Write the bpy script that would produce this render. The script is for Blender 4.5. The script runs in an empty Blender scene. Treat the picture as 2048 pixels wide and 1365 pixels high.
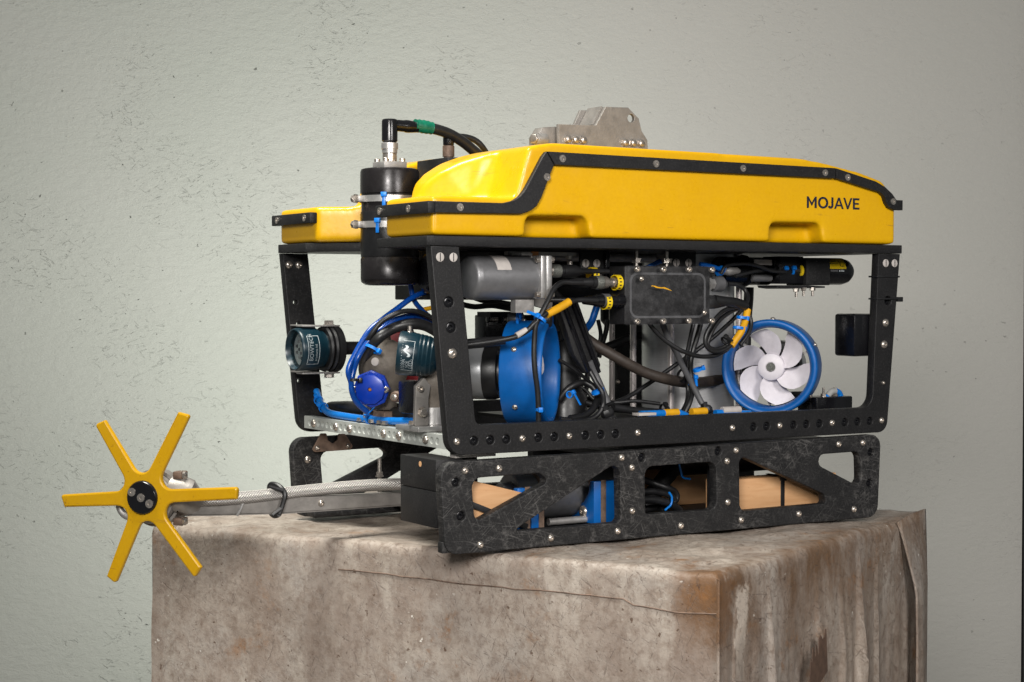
import bpy, bmesh, math, random
from mathutils import Vector, Matrix, noise

S = bpy.context.scene
R = math.radians
random.seed(7)
COL = S.collection

# ------------------------------------------------------------------ camera
# x runs along the vehicle (front to rear), y away across it, z up, table top at z = 0
cam_d = bpy.data.cameras.new('camera')
cam_d.sensor_width = 36
cam_d.lens = 61.41
cam_d.clip_end = 100
cam = bpy.data.objects.new('camera', cam_d)
COL.objects.link(cam)
cam.location = (-1.3166, -2.3935, 0.4079)
cam.rotation_euler = (R(90 - 1.4616), 0, R(-31.54))
S.camera = cam

# ------------------------------------------------------------------ light
w = bpy.data.worlds.new('World')
S.world = w
w.use_nodes = True
w.node_tree.nodes['Background'].inputs[0].default_value = (0.95, 1.0, 0.98, 1)
w.node_tree.nodes['Background'].inputs[1].default_value = 0.13

def area(name, loc, target, size, sizey, power, color, spread=180):
    l = bpy.data.lights.new(name, 'AREA')
    l.shape = 'RECTANGLE'
    l.size = size
    l.size_y = sizey
    l.energy = power
    l.color = color
    l.spread = R(spread)
    o = bpy.data.objects.new(name, l)
    COL.objects.link(o)
    o.location = loc
    d = Vector(target) - Vector(loc)
    o.rotation_euler = d.to_track_quat('-Z', 'Y').to_euler()
    return o

area('key_softbox', (-1.80, -2.45, 1.36), (0.40, 0.30, 0.27), 0.8, 0.8, 43, (1.0, 0.97, 0.93), 120)
area('ceiling_lamp', (-0.65, 0.35, 2.3), (-0.05, 0.40, 0.0), 1.0, 0.6, 20, (1.0, 0.98, 0.90), 85)
area('front_fill', (0.35, -2.9, 1.3), (0.60, 0.2, 0.30), 0.8, 0.8, 17, (1.0, 0.96, 0.93), 110)  # added fill light, brightens the vehicle from the front
# added light hidden behind the table, makes the bright pool on the wall
area('wall_fill', (0.56, 1.24, -0.20), (0.98, 2.30, 0.72), 0.5, 0.24, 16.5, (0.97, 1.0, 0.94), 170)

S.view_settings.view_transform = 'Standard'
S.view_settings.look = 'None'
S.view_settings.exposure = 0.0
S.view_settings.gamma = 1.0
S.render.engine = 'CYCLES'

# ------------------------------------------------------------------ materials
MATS = {}
def new_mat(name):
    m = bpy.data.materials.new(name)
    m.use_nodes = True
    nt = m.node_tree
    b = nt.nodes['Principled BSDF']
    MATS[name] = m
    return m, nt, b

def N(nt, t, **kw):
    n = nt.nodes.new(t)
    for k, v in kw.items():
        if k in n.inputs:
            n.inputs[k].default_value = v
        else:
            setattr(n, k, v)
    return n

def coords(nt, scale=(1, 1, 1), rot=(0, 0, 0)):
    g = N(nt, 'ShaderNodeNewGeometry')
    mp = N(nt, 'ShaderNodeMapping')
    if any(rot):
        mp.vector_type = 'TEXTURE'          # turn first, then stretch
        scale = tuple(1 / s for s in scale)
    mp.inputs['Scale'].default_value = scale
    mp.inputs['Rotation'].default_value = rot
    nt.links.new(g.outputs['Position'], mp.inputs['Vector'])
    return mp.outputs['Vector']

def noise_ramp(nt, vec, scale, detail, lo, hi, rough=0.6, dist=0.0):
    n = N(nt, 'ShaderNodeTexNoise', Scale=scale, Detail=detail, Roughness=rough, Distortion=dist)
    nt.links.new(vec, n.inputs['Vector'])
    r = N(nt, 'ShaderNodeMapRange', clamp=True)
    r.inputs['From Min'].default_value = lo
    r.inputs['From Max'].default_value = hi
    nt.links.new(n.outputs['Fac'], r.inputs['Value'])
    return r.outputs['Result']

def mix(nt, fac, a, b, mode='MIX'):
    m = N(nt, 'ShaderNodeMix', data_type='RGBA', blend_type=mode)
    ins = [i for i in m.inputs if i.type == 'RGBA']
    for s, v in ((m.inputs[0], fac), (ins[0], a), (ins[1], b)):
        if isinstance(v, (int, float)):
            s.default_value = v
        elif isinstance(v, tuple):
            s.default_value = (*v, 1)
        else:
            nt.links.new(v, s)
    return [o for o in m.outputs if o.type == 'RGBA'][0]

def mul(nt, a, b):
    m = N(nt, 'ShaderNodeMath', operation='MULTIPLY')
    for s, v in ((m.inputs[0], a), (m.inputs[1], b)):
        if isinstance(v, (int, float)):
            s.default_value = v
        else:
            nt.links.new(v, s)
    return m.outputs[0]

def add(nt, a, b, op='ADD'):
    m = N(nt, 'ShaderNodeMath', operation=op)
    for s, v in ((m.inputs[0], a), (m.inputs[1], b)):
        if isinstance(v, (int, float)):
            s.default_value = v
        else:
            nt.links.new(v, s)
    return m.outputs[0]

def bump(nt, b, height, strength, dist=0.002):
    bp = N(nt, 'ShaderNodeBump')
    bp.inputs['Strength'].default_value = strength
    bp.inputs['Distance'].default_value = dist
    nt.links.new(height, bp.inputs['Height'])
    nt.links.new(bp.outputs['Normal'], b.inputs['Normal'])

def simple(name, col, rough=0.5, metal=0.0, var=0.25, scale=40, bmp=0.0, bscale=300, coat=0.0, spec=0.5):
    """Plain surface with a little mottling and grain."""
    m, nt, b = new_mat(name)
    v = coords(nt)
    f = noise_ramp(nt, v, scale, 5, 0.3, 0.7)
    dark = tuple(c * (1 - var) for c in col)
    lite = tuple(min(1, c * (1 + var * 0.5)) for c in col)
    nt.links.new(mix(nt, f, dark, lite), b.inputs['Base Color'])
    rr = N(nt, 'ShaderNodeMapRange')
    rr.inputs['To Min'].default_value = max(0.02, rough - 0.08)
    rr.inputs['To Max'].default_value = min(1, rough + 0.08)
    nt.links.new(noise_ramp(nt, v, scale * 2.3, 4, 0.3, 0.7), rr.inputs['Value'])
    nt.links.new(rr.outputs['Result'], b.inputs['Roughness'])
    b.inputs['Metallic'].default_value = metal
    b.inputs['Specular IOR Level'].default_value = spec
    b.inputs['Coat Weight'].default_value = coat
    b.inputs['Coat Roughness'].default_value = 0.15
    if bmp:
        n = N(nt, 'ShaderNodeTexNoise', Scale=bscale, Detail=3)
        nt.links.new(v, n.inputs['Vector'])
        bump(nt, b, n.outputs['Fac'], bmp, 0.001)
    return m

simple('rubber', (0.012, 0.012, 0.013), 0.42, 0, 0.3)
simple('glossblack', (0.006, 0.006, 0.0075), 0.22, 0, 0.2)
simple('anodblack', (0.017, 0.015, 0.016), 0.30, 0.35, 0.2)
simple('tape', (0.010, 0.010, 0.011), 0.35, 0, 0.2, 30, 0.5, 90)
simple('alum', (0.52, 0.51, 0.50), 0.38, 0.75, 0.15, 60, 0.1, 500)
simple('alumdull', (0.40, 0.385, 0.37), 0.5, 0.6, 0.3, 50, 0.25, 260)
simple('cast', (0.31, 0.29, 0.27), 0.5, 0.55, 0.2, 45, 0.25, 260)
simple('greyanod', (0.205, 0.205, 0.212), 0.42, 0.55, 0.12, 90, 0.15, 700)
simple('steel', (0.55, 0.50, 0.45), 0.30, 0.85, 0.3, 120)
simple('rod', (0.66, 0.60, 0.58), 0.28, 0.6, 0.03, 6)
simple('motorgrey', (0.40, 0.41, 0.42), 0.38, 0.4, 0.06, 60)
simple('bronze', (0.135, 0.115, 0.095), 0.62, 0.25, 0.35, 60, 0.5, 300)
simple('rusty', (0.20, 0.135, 0.10), 0.6, 0.35, 0.55, 50, 0.3, 200)
simple('blue', (0.001, 0.105, 0.385), 0.42, 0, 0.18, 25, 0.12, 350)
simple('bluecap', (0.001, 0.035, 0.36), 0.36, 0, 0.15, 25)
simple('bluetie', (0.002, 0.19, 0.70), 0.40, 0, 0.12)
simple('bluecable', (0.004, 0.17, 0.58), 0.30, 0, 0.12)
simple('navy', (0.002, 0.055, 0.30), 0.26, 0, 0.15)
simple('navylight', (0.003, 0.13, 0.55), 0.32, 0, 0.15)
simple('sleeve', (0.72, 0.36, 0.008), 0.45, 0, 0.2)
simple('label', (0.78, 0.55, 0.01), 0.4, 0, 0.1)
simple('ink', (0.012, 0.011, 0.012), 0.6)
simple('inkblue', (0.010, 0.012, 0.028), 0.5)
simple('paper', (0.50, 0.46, 0.43), 0.7, 0, 0.2)
simple('white', (0.72, 0.68, 0.72), 0.5, 0, 0.10, 60)
simple('printwhite', (0.62, 0.68, 0.70), 0.6, 0, 0.25, 200)
simple('hose', (0.040, 0.030, 0.024), 0.55, 0, 0.4, 60, 0.3, 300)
simple('greycable', (0.085, 0.085, 0.09), 0.5, 0, 0.25, 80)
simple('clearcable', (0.36, 0.36, 0.35), 0.3, 0, 0.2)
simple('teal', (0.004, 0.022, 0.034), 0.33, 0, 0.2)
simple('lampglow', (0.80, 0.82, 0.81), 0.25, 0, 0.3, 300)
simple('green', (0.002, 0.13, 0.075), 0.42, 0, 0.3, 90, 0.6, 160)
simple('red', (0.20, 0.006, 0.010), 0.4, 0, 0.2)
simple('copper', (0.55, 0.22, 0.07), 0.4, 0.4, 0.3)
simple('knurl', (0.15, 0.155, 0.14), 0.5, 0.5, 0.5, 500, 0.8, 900)

def black_plastic(name, scuff):
    m, nt, b = new_mat(name)
    v = coords(nt)
    f = noise_ramp(nt, v, 25, 6, 0.3, 0.75)
    col = mix(nt, f, (0.0065, 0.0065, 0.0072), (0.0145, 0.014, 0.0145))
    g = noise_ramp(nt, v, 330, 4, 0.50, 0.68)
    col = mix(nt, mul(nt, g, 0.5), col, (0.040, 0.039, 0.040))
    if scuff:
        big = noise_ramp(nt, v, 9, 4, 0.36, 0.58)
        tot = None
        for rot, sc in ((0.3, 1), (-0.7, 1.3), (1.2, 1.1), (0.05, 1.7)):
            vv = coords(nt, (18 * sc, 18 * sc, 330 * sc), (0, rot, 0))
            s = noise_ramp(nt, vv, 1.0, 6, 0.57, 0.66, 0.7, 0.6)
            tot = s if tot is None else add(nt, tot, s, 'MAXIMUM')
        col = mix(nt, mul(nt, mul(nt, tot, big), 0.6), col, (0.15, 0.145, 0.14))
        cl = noise_ramp(nt, v, 60, 8, 0.53, 0.66, 0.75)
        col = mix(nt, mul(nt, mul(nt, cl, big), 0.7), col, (0.13, 0.125, 0.12))
    nt.links.new(col, b.inputs['Base Color'])
    b.inputs['Roughness'].default_value = 0.5 if not scuff else 0.58
    b.inputs['Specular IOR Level'].default_value = 0.36
    n = N(nt, 'ShaderNodeTexNoise', Scale=260, Detail=4)
    nt.links.new(v, n.inputs['Vector'])
    bump(nt, b, n.outputs['Fac'], 0.25, 0.001)
black_plastic('hdpe', False)
black_plastic('hdpe_scuffed', True)

def yellow_float(name, k, dirt):
    m, nt, b = new_mat(name)
    v = coords(nt)
    f = noise_ramp(nt, v, 7, 6, 0.3, 0.7)
    col = mix(nt, f, (0.69 * k, 0.372 * k, 0.0015), (0.745 * k, 0.418 * k, 0.0015))
    g = noise_ramp(nt, v, 160, 4, 0.35, 0.65)
    col = mix(nt, mul(nt, g, 0.25), col, (0.58 * k, 0.285 * k, 0.002))
    sp = mul(nt, noise_ramp(nt, v, 95, 6, 0.66 - dirt * 0.5, 0.72 - dirt * 0.5, 0.7), noise_ramp(nt, v, 12, 3, 0.48 - dirt, 0.6 - dirt))
    col = mix(nt, mul(nt, sp, 0.85), col, (0.16, 0.07, 0.01))
    vv = coords(nt, (14, 14, 120), (0, 0.12, 0))
    sc = mul(nt, noise_ramp(nt, vv, 1, 5, 0.62, 0.70, 0.7), noise_ramp(nt, v, 5, 3, 0.48 - dirt, 0.60 - dirt))
    col = mix(nt, mul(nt, sc, 0.5), col, (0.30, 0.15, 0.02))
    nt.links.new(col, b.inputs['Base Color'])
    rr = N(nt, 'ShaderNodeMapRange')
    rr.inputs['To Min'].default_value = 0.24
    rr.inputs['To Max'].default_value = 0.40
    nt.links.new(noise_ramp(nt, v, 30, 5, 0.3, 0.7), rr.inputs['Value'])
    nt.links.new(rr.outputs['Result'], b.inputs['Roughness'])
    b.inputs['Coat Weight'].default_value = 0.12
    b.inputs['Coat Roughness'].default_value = 0.10
    n = N(nt, 'ShaderNodeTexNoise', Scale=120, Detail=4)
    nt.links.new(v, n.inputs['Vector'])
    bump(nt, b, n.outputs['Fac'], 0.12, 0.001)
yellow_float('yellow', 1.0, 0.0)
yellow_float('dimdirtyyellow', 0.72, 0.07)  # star wheel: yellow dimmed for the weaker light there, plus dirt marks

def pod_metal():
    m, nt, b = new_mat('podsteel')
    v = coords(nt, (30, 30, 900))
    f = noise_ramp(nt, v, 1, 3, 0.3, 0.7)
    nt.links.new(mix(nt, f, (0.46, 0.46, 0.46), (0.56, 0.56, 0.57)), b.inputs['Base Color'])
    b.inputs['Metallic'].default_value = 0.55
    b.inputs['Roughness'].default_value = 0.34
pod_metal()

def braid():
    m, nt, b = new_mat('braid')
    tc = N(nt, 'ShaderNodeTexCoord')
    mp = N(nt, 'ShaderNodeMapping')
    mp.inputs['Scale'].default_value = (1, 1, 1)
    nt.links.new(tc.outputs['UV'], mp.inputs['Vector'])
    outs = []
    for rot in (R(45), R(-45)):
        w_ = N(nt, 'ShaderNodeTexWave', Scale=1.15, Distortion=0.3)
        m2 = N(nt, 'ShaderNodeMapping')
        m2.inputs['Rotation'].default_value = (0, 0, rot)
        nt.links.new(mp.outputs['Vector'], m2.inputs['Vector'])
        nt.links.new(m2.outputs['Vector'], w_.inputs['Vector'])
        outs.append(w_.outputs['Fac'])
    h = add(nt, outs[0], outs[1], 'MAXIMUM')
    nt.links.new(mix(nt, h, (0.10, 0.09, 0.08), (0.62, 0.59, 0.56)), b.inputs['Base Color'])
    b.inputs['Metallic'].default_value = 0.7
    b.inputs['Roughness'].default_value = 0.38
    bump(nt, b, h, 0.8, 0.0015)
braid()

def wood():
    m, nt, b = new_mat('wood')
    v = coords(nt, (6, 30, 60))
    f = noise_ramp(nt, v, 1.5, 5, 0.3, 0.7, 0.6, 0.5)
    col = mix(nt, f, (0.55, 0.29, 0.13), (0.66, 0.39, 0.20))
    sp = noise_ramp(nt, coords(nt, (60, 60, 160)), 2, 4, 0.64, 0.72)
    col = mix(nt, mul(nt, sp, 0.3), col, (0.35, 0.16, 0.06))
    nt.links.new(col, b.inputs['Base Color'])
    b.inputs['Roughness'].default_value = 0.6
wood()

def lid():
    m, nt, b = new_mat('clearlid')
    v = coords(nt)
    f = noise_ramp(nt, v, 60, 6, 0.42, 0.66)
    nt.links.new(mix(nt, f, (0.10, 0.10, 0.11), (0.30, 0.30, 0.31)), b.inputs['Base Color'])
    b.inputs['Roughness'].default_value = 0.22
    r = N(nt, 'ShaderNodeMapRange')
    r.inputs['To Min'].default_value = 0.02
    r.inputs['To Max'].default_value = 0.08
    nt.links.new(f, r.inputs['Value'])
    nt.links.new(r.outputs['Result'], b.inputs['Alpha'])
lid()

def lens_mat():
    m, nt, b = new_mat('glass')
    b.inputs['Base Color'].default_value = (0.9, 0.95, 0.95, 1)
    b.inputs['Roughness'].default_value = 0.03
    b.inputs['Transmission Weight'].default_value = 1.0
    b.inputs['IOR'].default_value = 1.2
lens_mat()

def dotpos(nt, origin, d):
    """Distance of the shaded point along d from origin."""
    g = N(nt, 'ShaderNodeNewGeometry')
    vs = N(nt, 'ShaderNodeVectorMath', operation='SUBTRACT')
    nt.links.new(g.outputs['Position'], vs.inputs[0])
    vs.inputs[1].default_value = origin
    vd = N(nt, 'ShaderNodeVectorMath', operation='DOT_PRODUCT')
    nt.links.new(vs.outputs[0], vd.inputs[0])
    vd.inputs[1].default_value = d
    return vd.outputs['Value']

def ramp(nt, val, lo, hi):
    r = N(nt, 'ShaderNodeMapRange', clamp=True, interpolation_type='SMOOTHSTEP')
    r.inputs['From Min'].default_value = lo
    r.inputs['From Max'].default_value = hi
    nt.links.new(val, r.inputs['Value'])
    return r.outputs['Result']

def wall_mat():
    m, nt, b = new_mat('plaster')
    v = coords(nt)
    # the plaster is rough-trowelled on the left and skimmed smooth towards the right
    along_wall = dotpos(nt, (1.17, 1.655, 0), (0.8523, -0.5231, 0))
    rough_part = add(nt, 1.0, mul(nt, ramp(nt, along_wall, -0.5, 0.55), -0.8))
    f = noise_ramp(nt, v, 1.1, 4, 0.3, 0.7)
    col = mix(nt, f, (0.575, 0.595, 0.540), (0.605, 0.610, 0.565))
    tint = ramp(nt, along_wall, -0.9, 0.9)
    col = mix(nt, mul(nt, tint, 0.6), col, (0.60, 0.565, 0.535))
    n1 = N(nt, 'ShaderNodeTexNoise', Scale=26, Detail=9, Roughness=0.72, Distortion=0.25)
    nt.links.new(coords(nt, (1, 1, 1.9)), n1.inputs['Vector'])
    nick = None
    for rot, k in (((0, 0.10, 0), 1.0), ((0, -0.5, 0), 1.25), ((0, 0.75, 0), 0.8)):
        s_ = noise_ramp(nt, coords(nt, (22 * k, 22 * k, 80 * k), rot), 1.3, 3, 0.655, 0.715, 0.5, 0.9)
        nick = s_ if nick is None else add(nt, nick, s_, 'MAXIMUM')
    nick = mul(nt, nick, noise_ramp(nt, v, 3.2, 5, 0.46, 0.60))
    nick = mul(nt, nick, rough_part)
    pit = noise_ramp(nt, coords(nt, (1, 1, 1.5)), 46, 2, 0.735, 0.765, 0.5)
    pit = mul(nt, pit, noise_ramp(nt, v, 3, 3, 0.42, 0.58))
    pit = mul(nt, pit, add(nt, 0.25, mul(nt, rough_part, 0.75)))
    col = mix(nt, mul(nt, pit, 0.8), col, (0.09, 0.09, 0.08))
    col = mix(nt, mul(nt, nick, 0.05), col, (0.22, 0.22, 0.20))
    nt.links.new(col, b.inputs['Base Color'])
    b.inputs['Roughness'].default_value = 0.72
    b.inputs['Specular IOR Level'].default_value = 0.25
    h = mul(nt, n1.outputs['Fac'], add(nt, 0.22, mul(nt, rough_part, 0.5)))
    h = add(nt, h, mul(nt, nick, -0.5))
    h = add(nt, h, mul(nt, pit, -0.8))
    bump(nt, b, h, 0.62, 0.014)
wall_mat()

def canvas():
    m, nt, b = new_mat('tarpaulin')
    v = coords(nt)
    ta = (0.299, -0.348, 0)
    du = dotpos(nt, ta, (-0.4497, 0.8932, 0))   # along the left side
    dv = dotpos(nt, ta, (0.9037, 0.4282, 0))    # along the right side
    dz = dotpos(nt, ta, (0, 0, 1))
    right = add(nt, 1.0, mul(nt, ramp(nt, du, -0.01, 0.05), -1.0))
    f = noise_ramp(nt, v, 3.2, 7, 0.36, 0.62)
    col = mix(nt, f, (0.29, 0.235, 0.198), (0.435, 0.375, 0.32))
    # weathered pale streaks and grey bloom
    vs = coords(nt, (11, 11, 1.5))
    col = mix(nt, mul(nt, noise_ramp(nt, vs, 1.3, 7, 0.50, 0.66), 0.7), col, (0.50, 0.445, 0.385))
    col = mix(nt, mul(nt, noise_ramp(nt, v, 5.1, 5, 0.50, 0.66), 0.5), col, (0.36, 0.335, 0.31))
    # grime
    g1 = noise_ramp(nt, v, 8, 10, 0.47, 0.66, 0.74)
    col = mix(nt, mul(nt, g1, 0.55), col, (0.20, 0.145, 0.11))
    g2 = noise_ramp(nt, v, 55, 9, 0.46, 0.68, 0.75)
    col = mix(nt, mul(nt, g2, 0.75), col, (0.17, 0.12, 0.09))
    # brown soaking on the right side, worst along its upper hem and round the near corner
    hem = mul(nt, right, ramp(nt, dz, -0.20, -0.02))
    rs = noise_ramp(nt, coords(nt, (9, 9, 4)), 1.0, 9, 0.38, 0.60, 0.74)
    brown = mul(nt, rs, add(nt, mul(nt, hem, 0.75), mul(nt, right, 0.35)))
    col = mix(nt, brown, col, (0.155, 0.092, 0.052))
    wob = N(nt, 'ShaderNodeTexNoise', Scale=24, Detail=7, Roughness=0.7)
    nt.links.new(v, wob.inputs['Vector'])
    wv = mul(nt, add(nt, wob.outputs['Fac'], -0.5), 0.16)
    near_v = add(nt, 1.0, mul(nt, ramp(nt, add(nt, dv, wv), 0.035, 0.062), -1.0))
    near_u = add(nt, 1.0, mul(nt, ramp(nt, add(nt, du, wv), 0.03, 0.11), -1.0))
    up_z = ramp(nt, add(nt, dz, wv), -0.15, -0.06)
    corner = mul(nt, mul(nt, near_v, near_u), up_z)
    col = mix(nt, mul(nt, corner, 0.8), col, (0.15, 0.070, 0.025))
    # one clean strip beside it
    strip_ = mul(nt, mul(nt, ramp(nt, add(nt, dv, mul(nt, wv, 0.3)), 0.060, 0.066), add(nt, 1.0, mul(nt, ramp(nt, add(nt, dv, mul(nt, wv, 0.4)), 0.095, 0.110), -1.0))),
                 mul(nt, right, add(nt, 1.0, mul(nt, ramp(nt, add(nt, dz, wv), -0.05, -0.03), -1.0))))
    col = mix(nt, mul(nt, strip_, mul(nt, ramp(nt, dz, -0.22, -0.08), 0.75)), col, (0.62, 0.54, 0.46))
    # rust spots, ink specks, pale chips
    st = mul(nt, noise_ramp(nt, v, 17, 8, 0.56, 0.68, 0.72), noise_ramp(nt, v, 4, 3, 0.50, 0.60))
    col = mix(nt, mul(nt, st, 0.8), col, (0.25, 0.115, 0.04))
    sp = noise_ramp(nt, v, 80, 5, 0.655, 0.70, 0.6)
    col = mix(nt, mul(nt, sp, 0.85), col, (0.09, 0.05, 0.03))
    ch = mul(nt, noise_ramp(nt, v, 64, 4, 0.685, 0.71, 0.6), noise_ramp(nt, coords(nt, (1, 1, 1), (0.3, 0, 0)), 6, 3, 0.5, 0.6))
    col = mix(nt, ch, col, (0.70, 0.66, 0.60))
    # hair-line creases
    tot = None
    for rot, k in (((0.4, 0.2, 0.3), 1), ((1.2, -0.8, 0.5), 1.4), ((-0.5, 1.1, 1.0), 1.2), ((0.1, 0.9, -0.6), 1.8), ((0.9, 0.4, 1.4), 2.2)):
        vv = coords(nt, (16 * k, 16 * k, 120 * k), rot)
        s = noise_ramp(nt, vv, 1, 6, 0.618, 0.67, 0.68, 1.6)
        tot = s if tot is None else add(nt, tot, s, 'MAXIMUM')
    col = mix(nt, mul(nt, tot, 0.55), col, (0.13, 0.09, 0.068))
    nt.links.new(col, b.inputs['Base Color'])
    b.inputs['Roughness'].default_value = 0.45
    b.inputs['Specular IOR Level'].default_value = 0.4
    n = N(nt, 'ShaderNodeTexNoise', Scale=26, Detail=9, Roughness=0.68)
    nt.links.new(v, n.inputs['Vector'])
    h = add(nt, n.outputs['Fac'], mul(nt, tot, -0.35))
    bump(nt, b, h, 0.55, 0.006)
canvas()
simple('labelremnant', (0.105, 0.062, 0.042), 0.6, 0, 0.35, 60)
simple('galvanised', (0.48, 0.50, 0.47), 0.42, 0.25, 0.12, 60, 0.1, 400)
simple('concrete', (0.22, 0.21, 0.20), 0.8, 0, 0.3, 3)
simple('darkpaint', (0.022, 0.023, 0.026), 0.6)

# ------------------------------------------------------------------ mesh tools
def link(name, me, mat=None, parent=None):
    o = bpy.data.objects.new(name, me)
    COL.objects.link(o)
    if mat and me and not me.materials:
        me.materials.append(MATS[mat])
    if parent:
        adopt(o, parent)
    return o

def world_of(o):
    m = o.matrix_parent_inverse @ o.matrix_basis if o.parent else o.matrix_basis.copy()
    return world_of(o.parent) @ m if o.parent else m

def adopt(o, parent):
    """Parent o so that its own coordinates stay world coordinates."""
    o.parent = parent
    o.matrix_parent_inverse = world_of(parent).inverted()

def empty(name, loc=(0, 0, 0)):
    o = bpy.data.objects.new(name, None)
    COL.objects.link(o)
    o.empty_display_size = 0.05
    o.location = loc
    return o

def tag(o, label, cat, group=None):
    o['label'] = label
    o['category'] = cat
    if group:
        o['group'] = group
    return o

def frame_of(d):
    d = Vector(d).normalized()
    a = Vector((0, 0, 1)) if abs(d.z) < 0.9 else Vector((1, 0, 0))
    u = a.cross(d).normalized()
    v = d.cross(u).normalized()
    return u, v, d

class MB:
    """Collects shapes for one mesh."""
    def __init__(self):
        self.bm = bmesh.new()
    def box(self, c, s, rot=None, bev=0.0):
        bm = self.bm
        vs = []
        M_ = rot if rot is not None else Matrix.Identity(3)
        for x in (-1, 1):
            for y in (-1, 1):
                for z in (-1, 1):
                    vs.append(bm.verts.new(Vector(c) + M_ @ Vector((x * s[0] / 2, y * s[1] / 2, z * s[2] / 2))))
        fs = []
        for f in ((0, 1, 3, 2), (4, 6, 7, 5), (0, 4, 5, 1), (2, 3, 7, 6), (0, 2, 6, 4), (1, 5, 7, 3)):
            fs.append(bm.faces.new([vs[i] for i in f]))
        if bev:
            es = set(e for f in fs for e in f.edges)
            bmesh.ops.bevel(bm, geom=list(es), offset=bev, segments=2, affect='EDGES', profile=0.5)
        return self
    def span(self, a, b, bev=0.0):
        c = [(a[i] + b[i]) / 2 for i in range(3)]
        s = [abs(b[i] - a[i]) for i in range(3)]
        return self.box(c, s, None, bev)
    def lathe(self, o, d, prof, seg=24, caps=True):
        """prof = [(distance along d, radius)]"""
        bm = self.bm
        u, v, d = frame_of(d)
        rings = []
        for t, r in prof:
            p = Vector(o) + d * t
            if r < 1e-6:
                rings.append([bm.verts.new(p)])
            else:
                rings.append([bm.verts.new(p + (u * math.cos(6.2831853 * k / seg) + v * math.sin(6.2831853 * k / seg)) * r) for k in range(seg)])
        for a, b in zip(rings, rings[1:]):
            if len(a) == 1 and len(b) == 1:
                continue
            for k in range(seg):
                q = [a[k % len(a)], a[(k + 1) % len(a)], b[(k + 1) % len(b)], b[k % len(b)]]
                q2 = []
                for x in q:
                    if x not in q2:
                        q2.append(x)
                if len(q2) > 2:
                    bm.faces.new(q2)
        if caps:
            for rg, rev in ((rings[0], True), (rings[-1], False)):
                if len(rg) > 1:
                    bm.faces.new(list(reversed(rg)) if rev else rg)
        return self
    def cyl(self, a, b, r, r2=None, seg=20):
        a = Vector(a); b = Vector(b)
        L = (b - a).length
        r2 = r if r2 is None else r2
        return self.lathe(a, b - a, [(0, r), (L, r2)], seg)
    def rcyl(self, a, b, r, e=0.002, seg=24):
        a = Vector(a); b = Vector(b)
        L = (b - a).length
        return self.lathe(a, b - a, [(0, r - e), (e * 0.3, r - e * 0.3), (e, r), (L - e, r), (L - e * 0.3, r - e * 0.3), (L, r - e)], seg)
    def tube(self, pts, r, seg=8, uv=False):
        bm = self.bm
        pts = [Vector(p) for p in pts]
        n = len(pts)
        rad = r if isinstance(r, (list, tuple)) else [r] * n
        t0 = (pts[1] - pts[0]).normalized()
        u, v, _ = frame_of(t0)
        rings = []
        prev = t0
        for i in range(n):
            t = (pts[min(i + 1, n - 1)] - pts[max(i - 1, 0)]).normalized()
            q = prev.rotation_difference(t)
            u = q @ u
            u = (u - t * u.dot(t)).normalized()
            v = t.cross(u)
            prev = t
            rings.append([bm.verts.new(pts[i] + (u * math.cos(6.2831853 * k / seg) + v * math.sin(6.2831853 * k / seg)) * rad[i]) for k in range(seg)])
        lay = bm.loops.layers.uv.verify() if uv else None
        acc = 0.0
        for i, (a, b) in enumerate(zip(rings, rings[1:])):
            L = (pts[i + 1] - pts[i]).length
            for k in range(seg):
                f = bm.faces.new([a[k], a[(k + 1) % seg], b[(k + 1) % seg], b[k]])
                if uv:
                    c = 6.2831853 * rad[i] / seg / 0.012
                    for lp, (uu, vv) in zip(f.loops, ((k, acc), (k + 1, acc), (k + 1, acc + L), (k, acc + L))):
                        lp[lay].uv = (uu * c, vv / 0.012)
            acc += L
        bm.faces.new(list(reversed(rings[0])))
        bm.faces.new(rings[-1])
        return self
    def prism(self, poly, axis, a, b, bev=0.0):
        """poly of 2-D points in the plane across axis, from a to b along it."""
        bm = self.bm
        def P(p, t):
            return Vector({'x': (t, p[0], p[1]), 'y': (p[0], t, p[1]), 'z': (p[0], p[1], t)}[axis])
        A = [bm.verts.new(P(p, a)) for p in poly]
        B = [bm.verts.new(P(p, b)) for p in poly]
        fs = [bm.faces.new(A), bm.faces.new(list(reversed(B)))]
        n = len(poly)
        for i in range(n):
            fs.append(bm.faces.new([A[i], B[i], B[(i + 1) % n], A[(i + 1) % n]]))
        bmesh.ops.recalc_face_normals(bm, faces=fs)
        if bev:
            es = set(e for f in fs for e in f.edges)
            bmesh.ops.bevel(bm, geom=list(es), offset=bev, segments=2, affect='EDGES', profile=0.5)
        return self
    def mesh(self, name, smooth=True, angle=40):
        bmesh.ops.recalc_face_normals(self.bm, faces=self.bm.faces[:])
        me = bpy.data.meshes.new(name)
        self.bm.to_mesh(me)
        self.bm.free()
        if smooth:
            me.shade_smooth()
            me.set_sharp_from_angle(angle=R(angle))
        return me
    def build(self, name, mat, parent=None, smooth=True, angle=40):
        return link(name, self.mesh(name, smooth, angle), mat, parent)

def crom(pts, per=6):
    pts = [Vector(p) for p in pts]
    P_ = [pts[0] * 2 - pts[1]] + pts + [pts[-1] * 2 - pts[-2]]
    out = []
    for i in range(1, len(P_) - 2):
        a, b, c, d = P_[i - 1:i + 3]
        for k in range(per):
            t = k / per
            out.append(0.5 * ((2 * b) + (c - a) * t + (2 * a - 5 * b + 4 * c - d) * t * t + (3 * b - a - 3 * c + d) * t ** 3))
    out.append(pts[-1])
    return out

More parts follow.
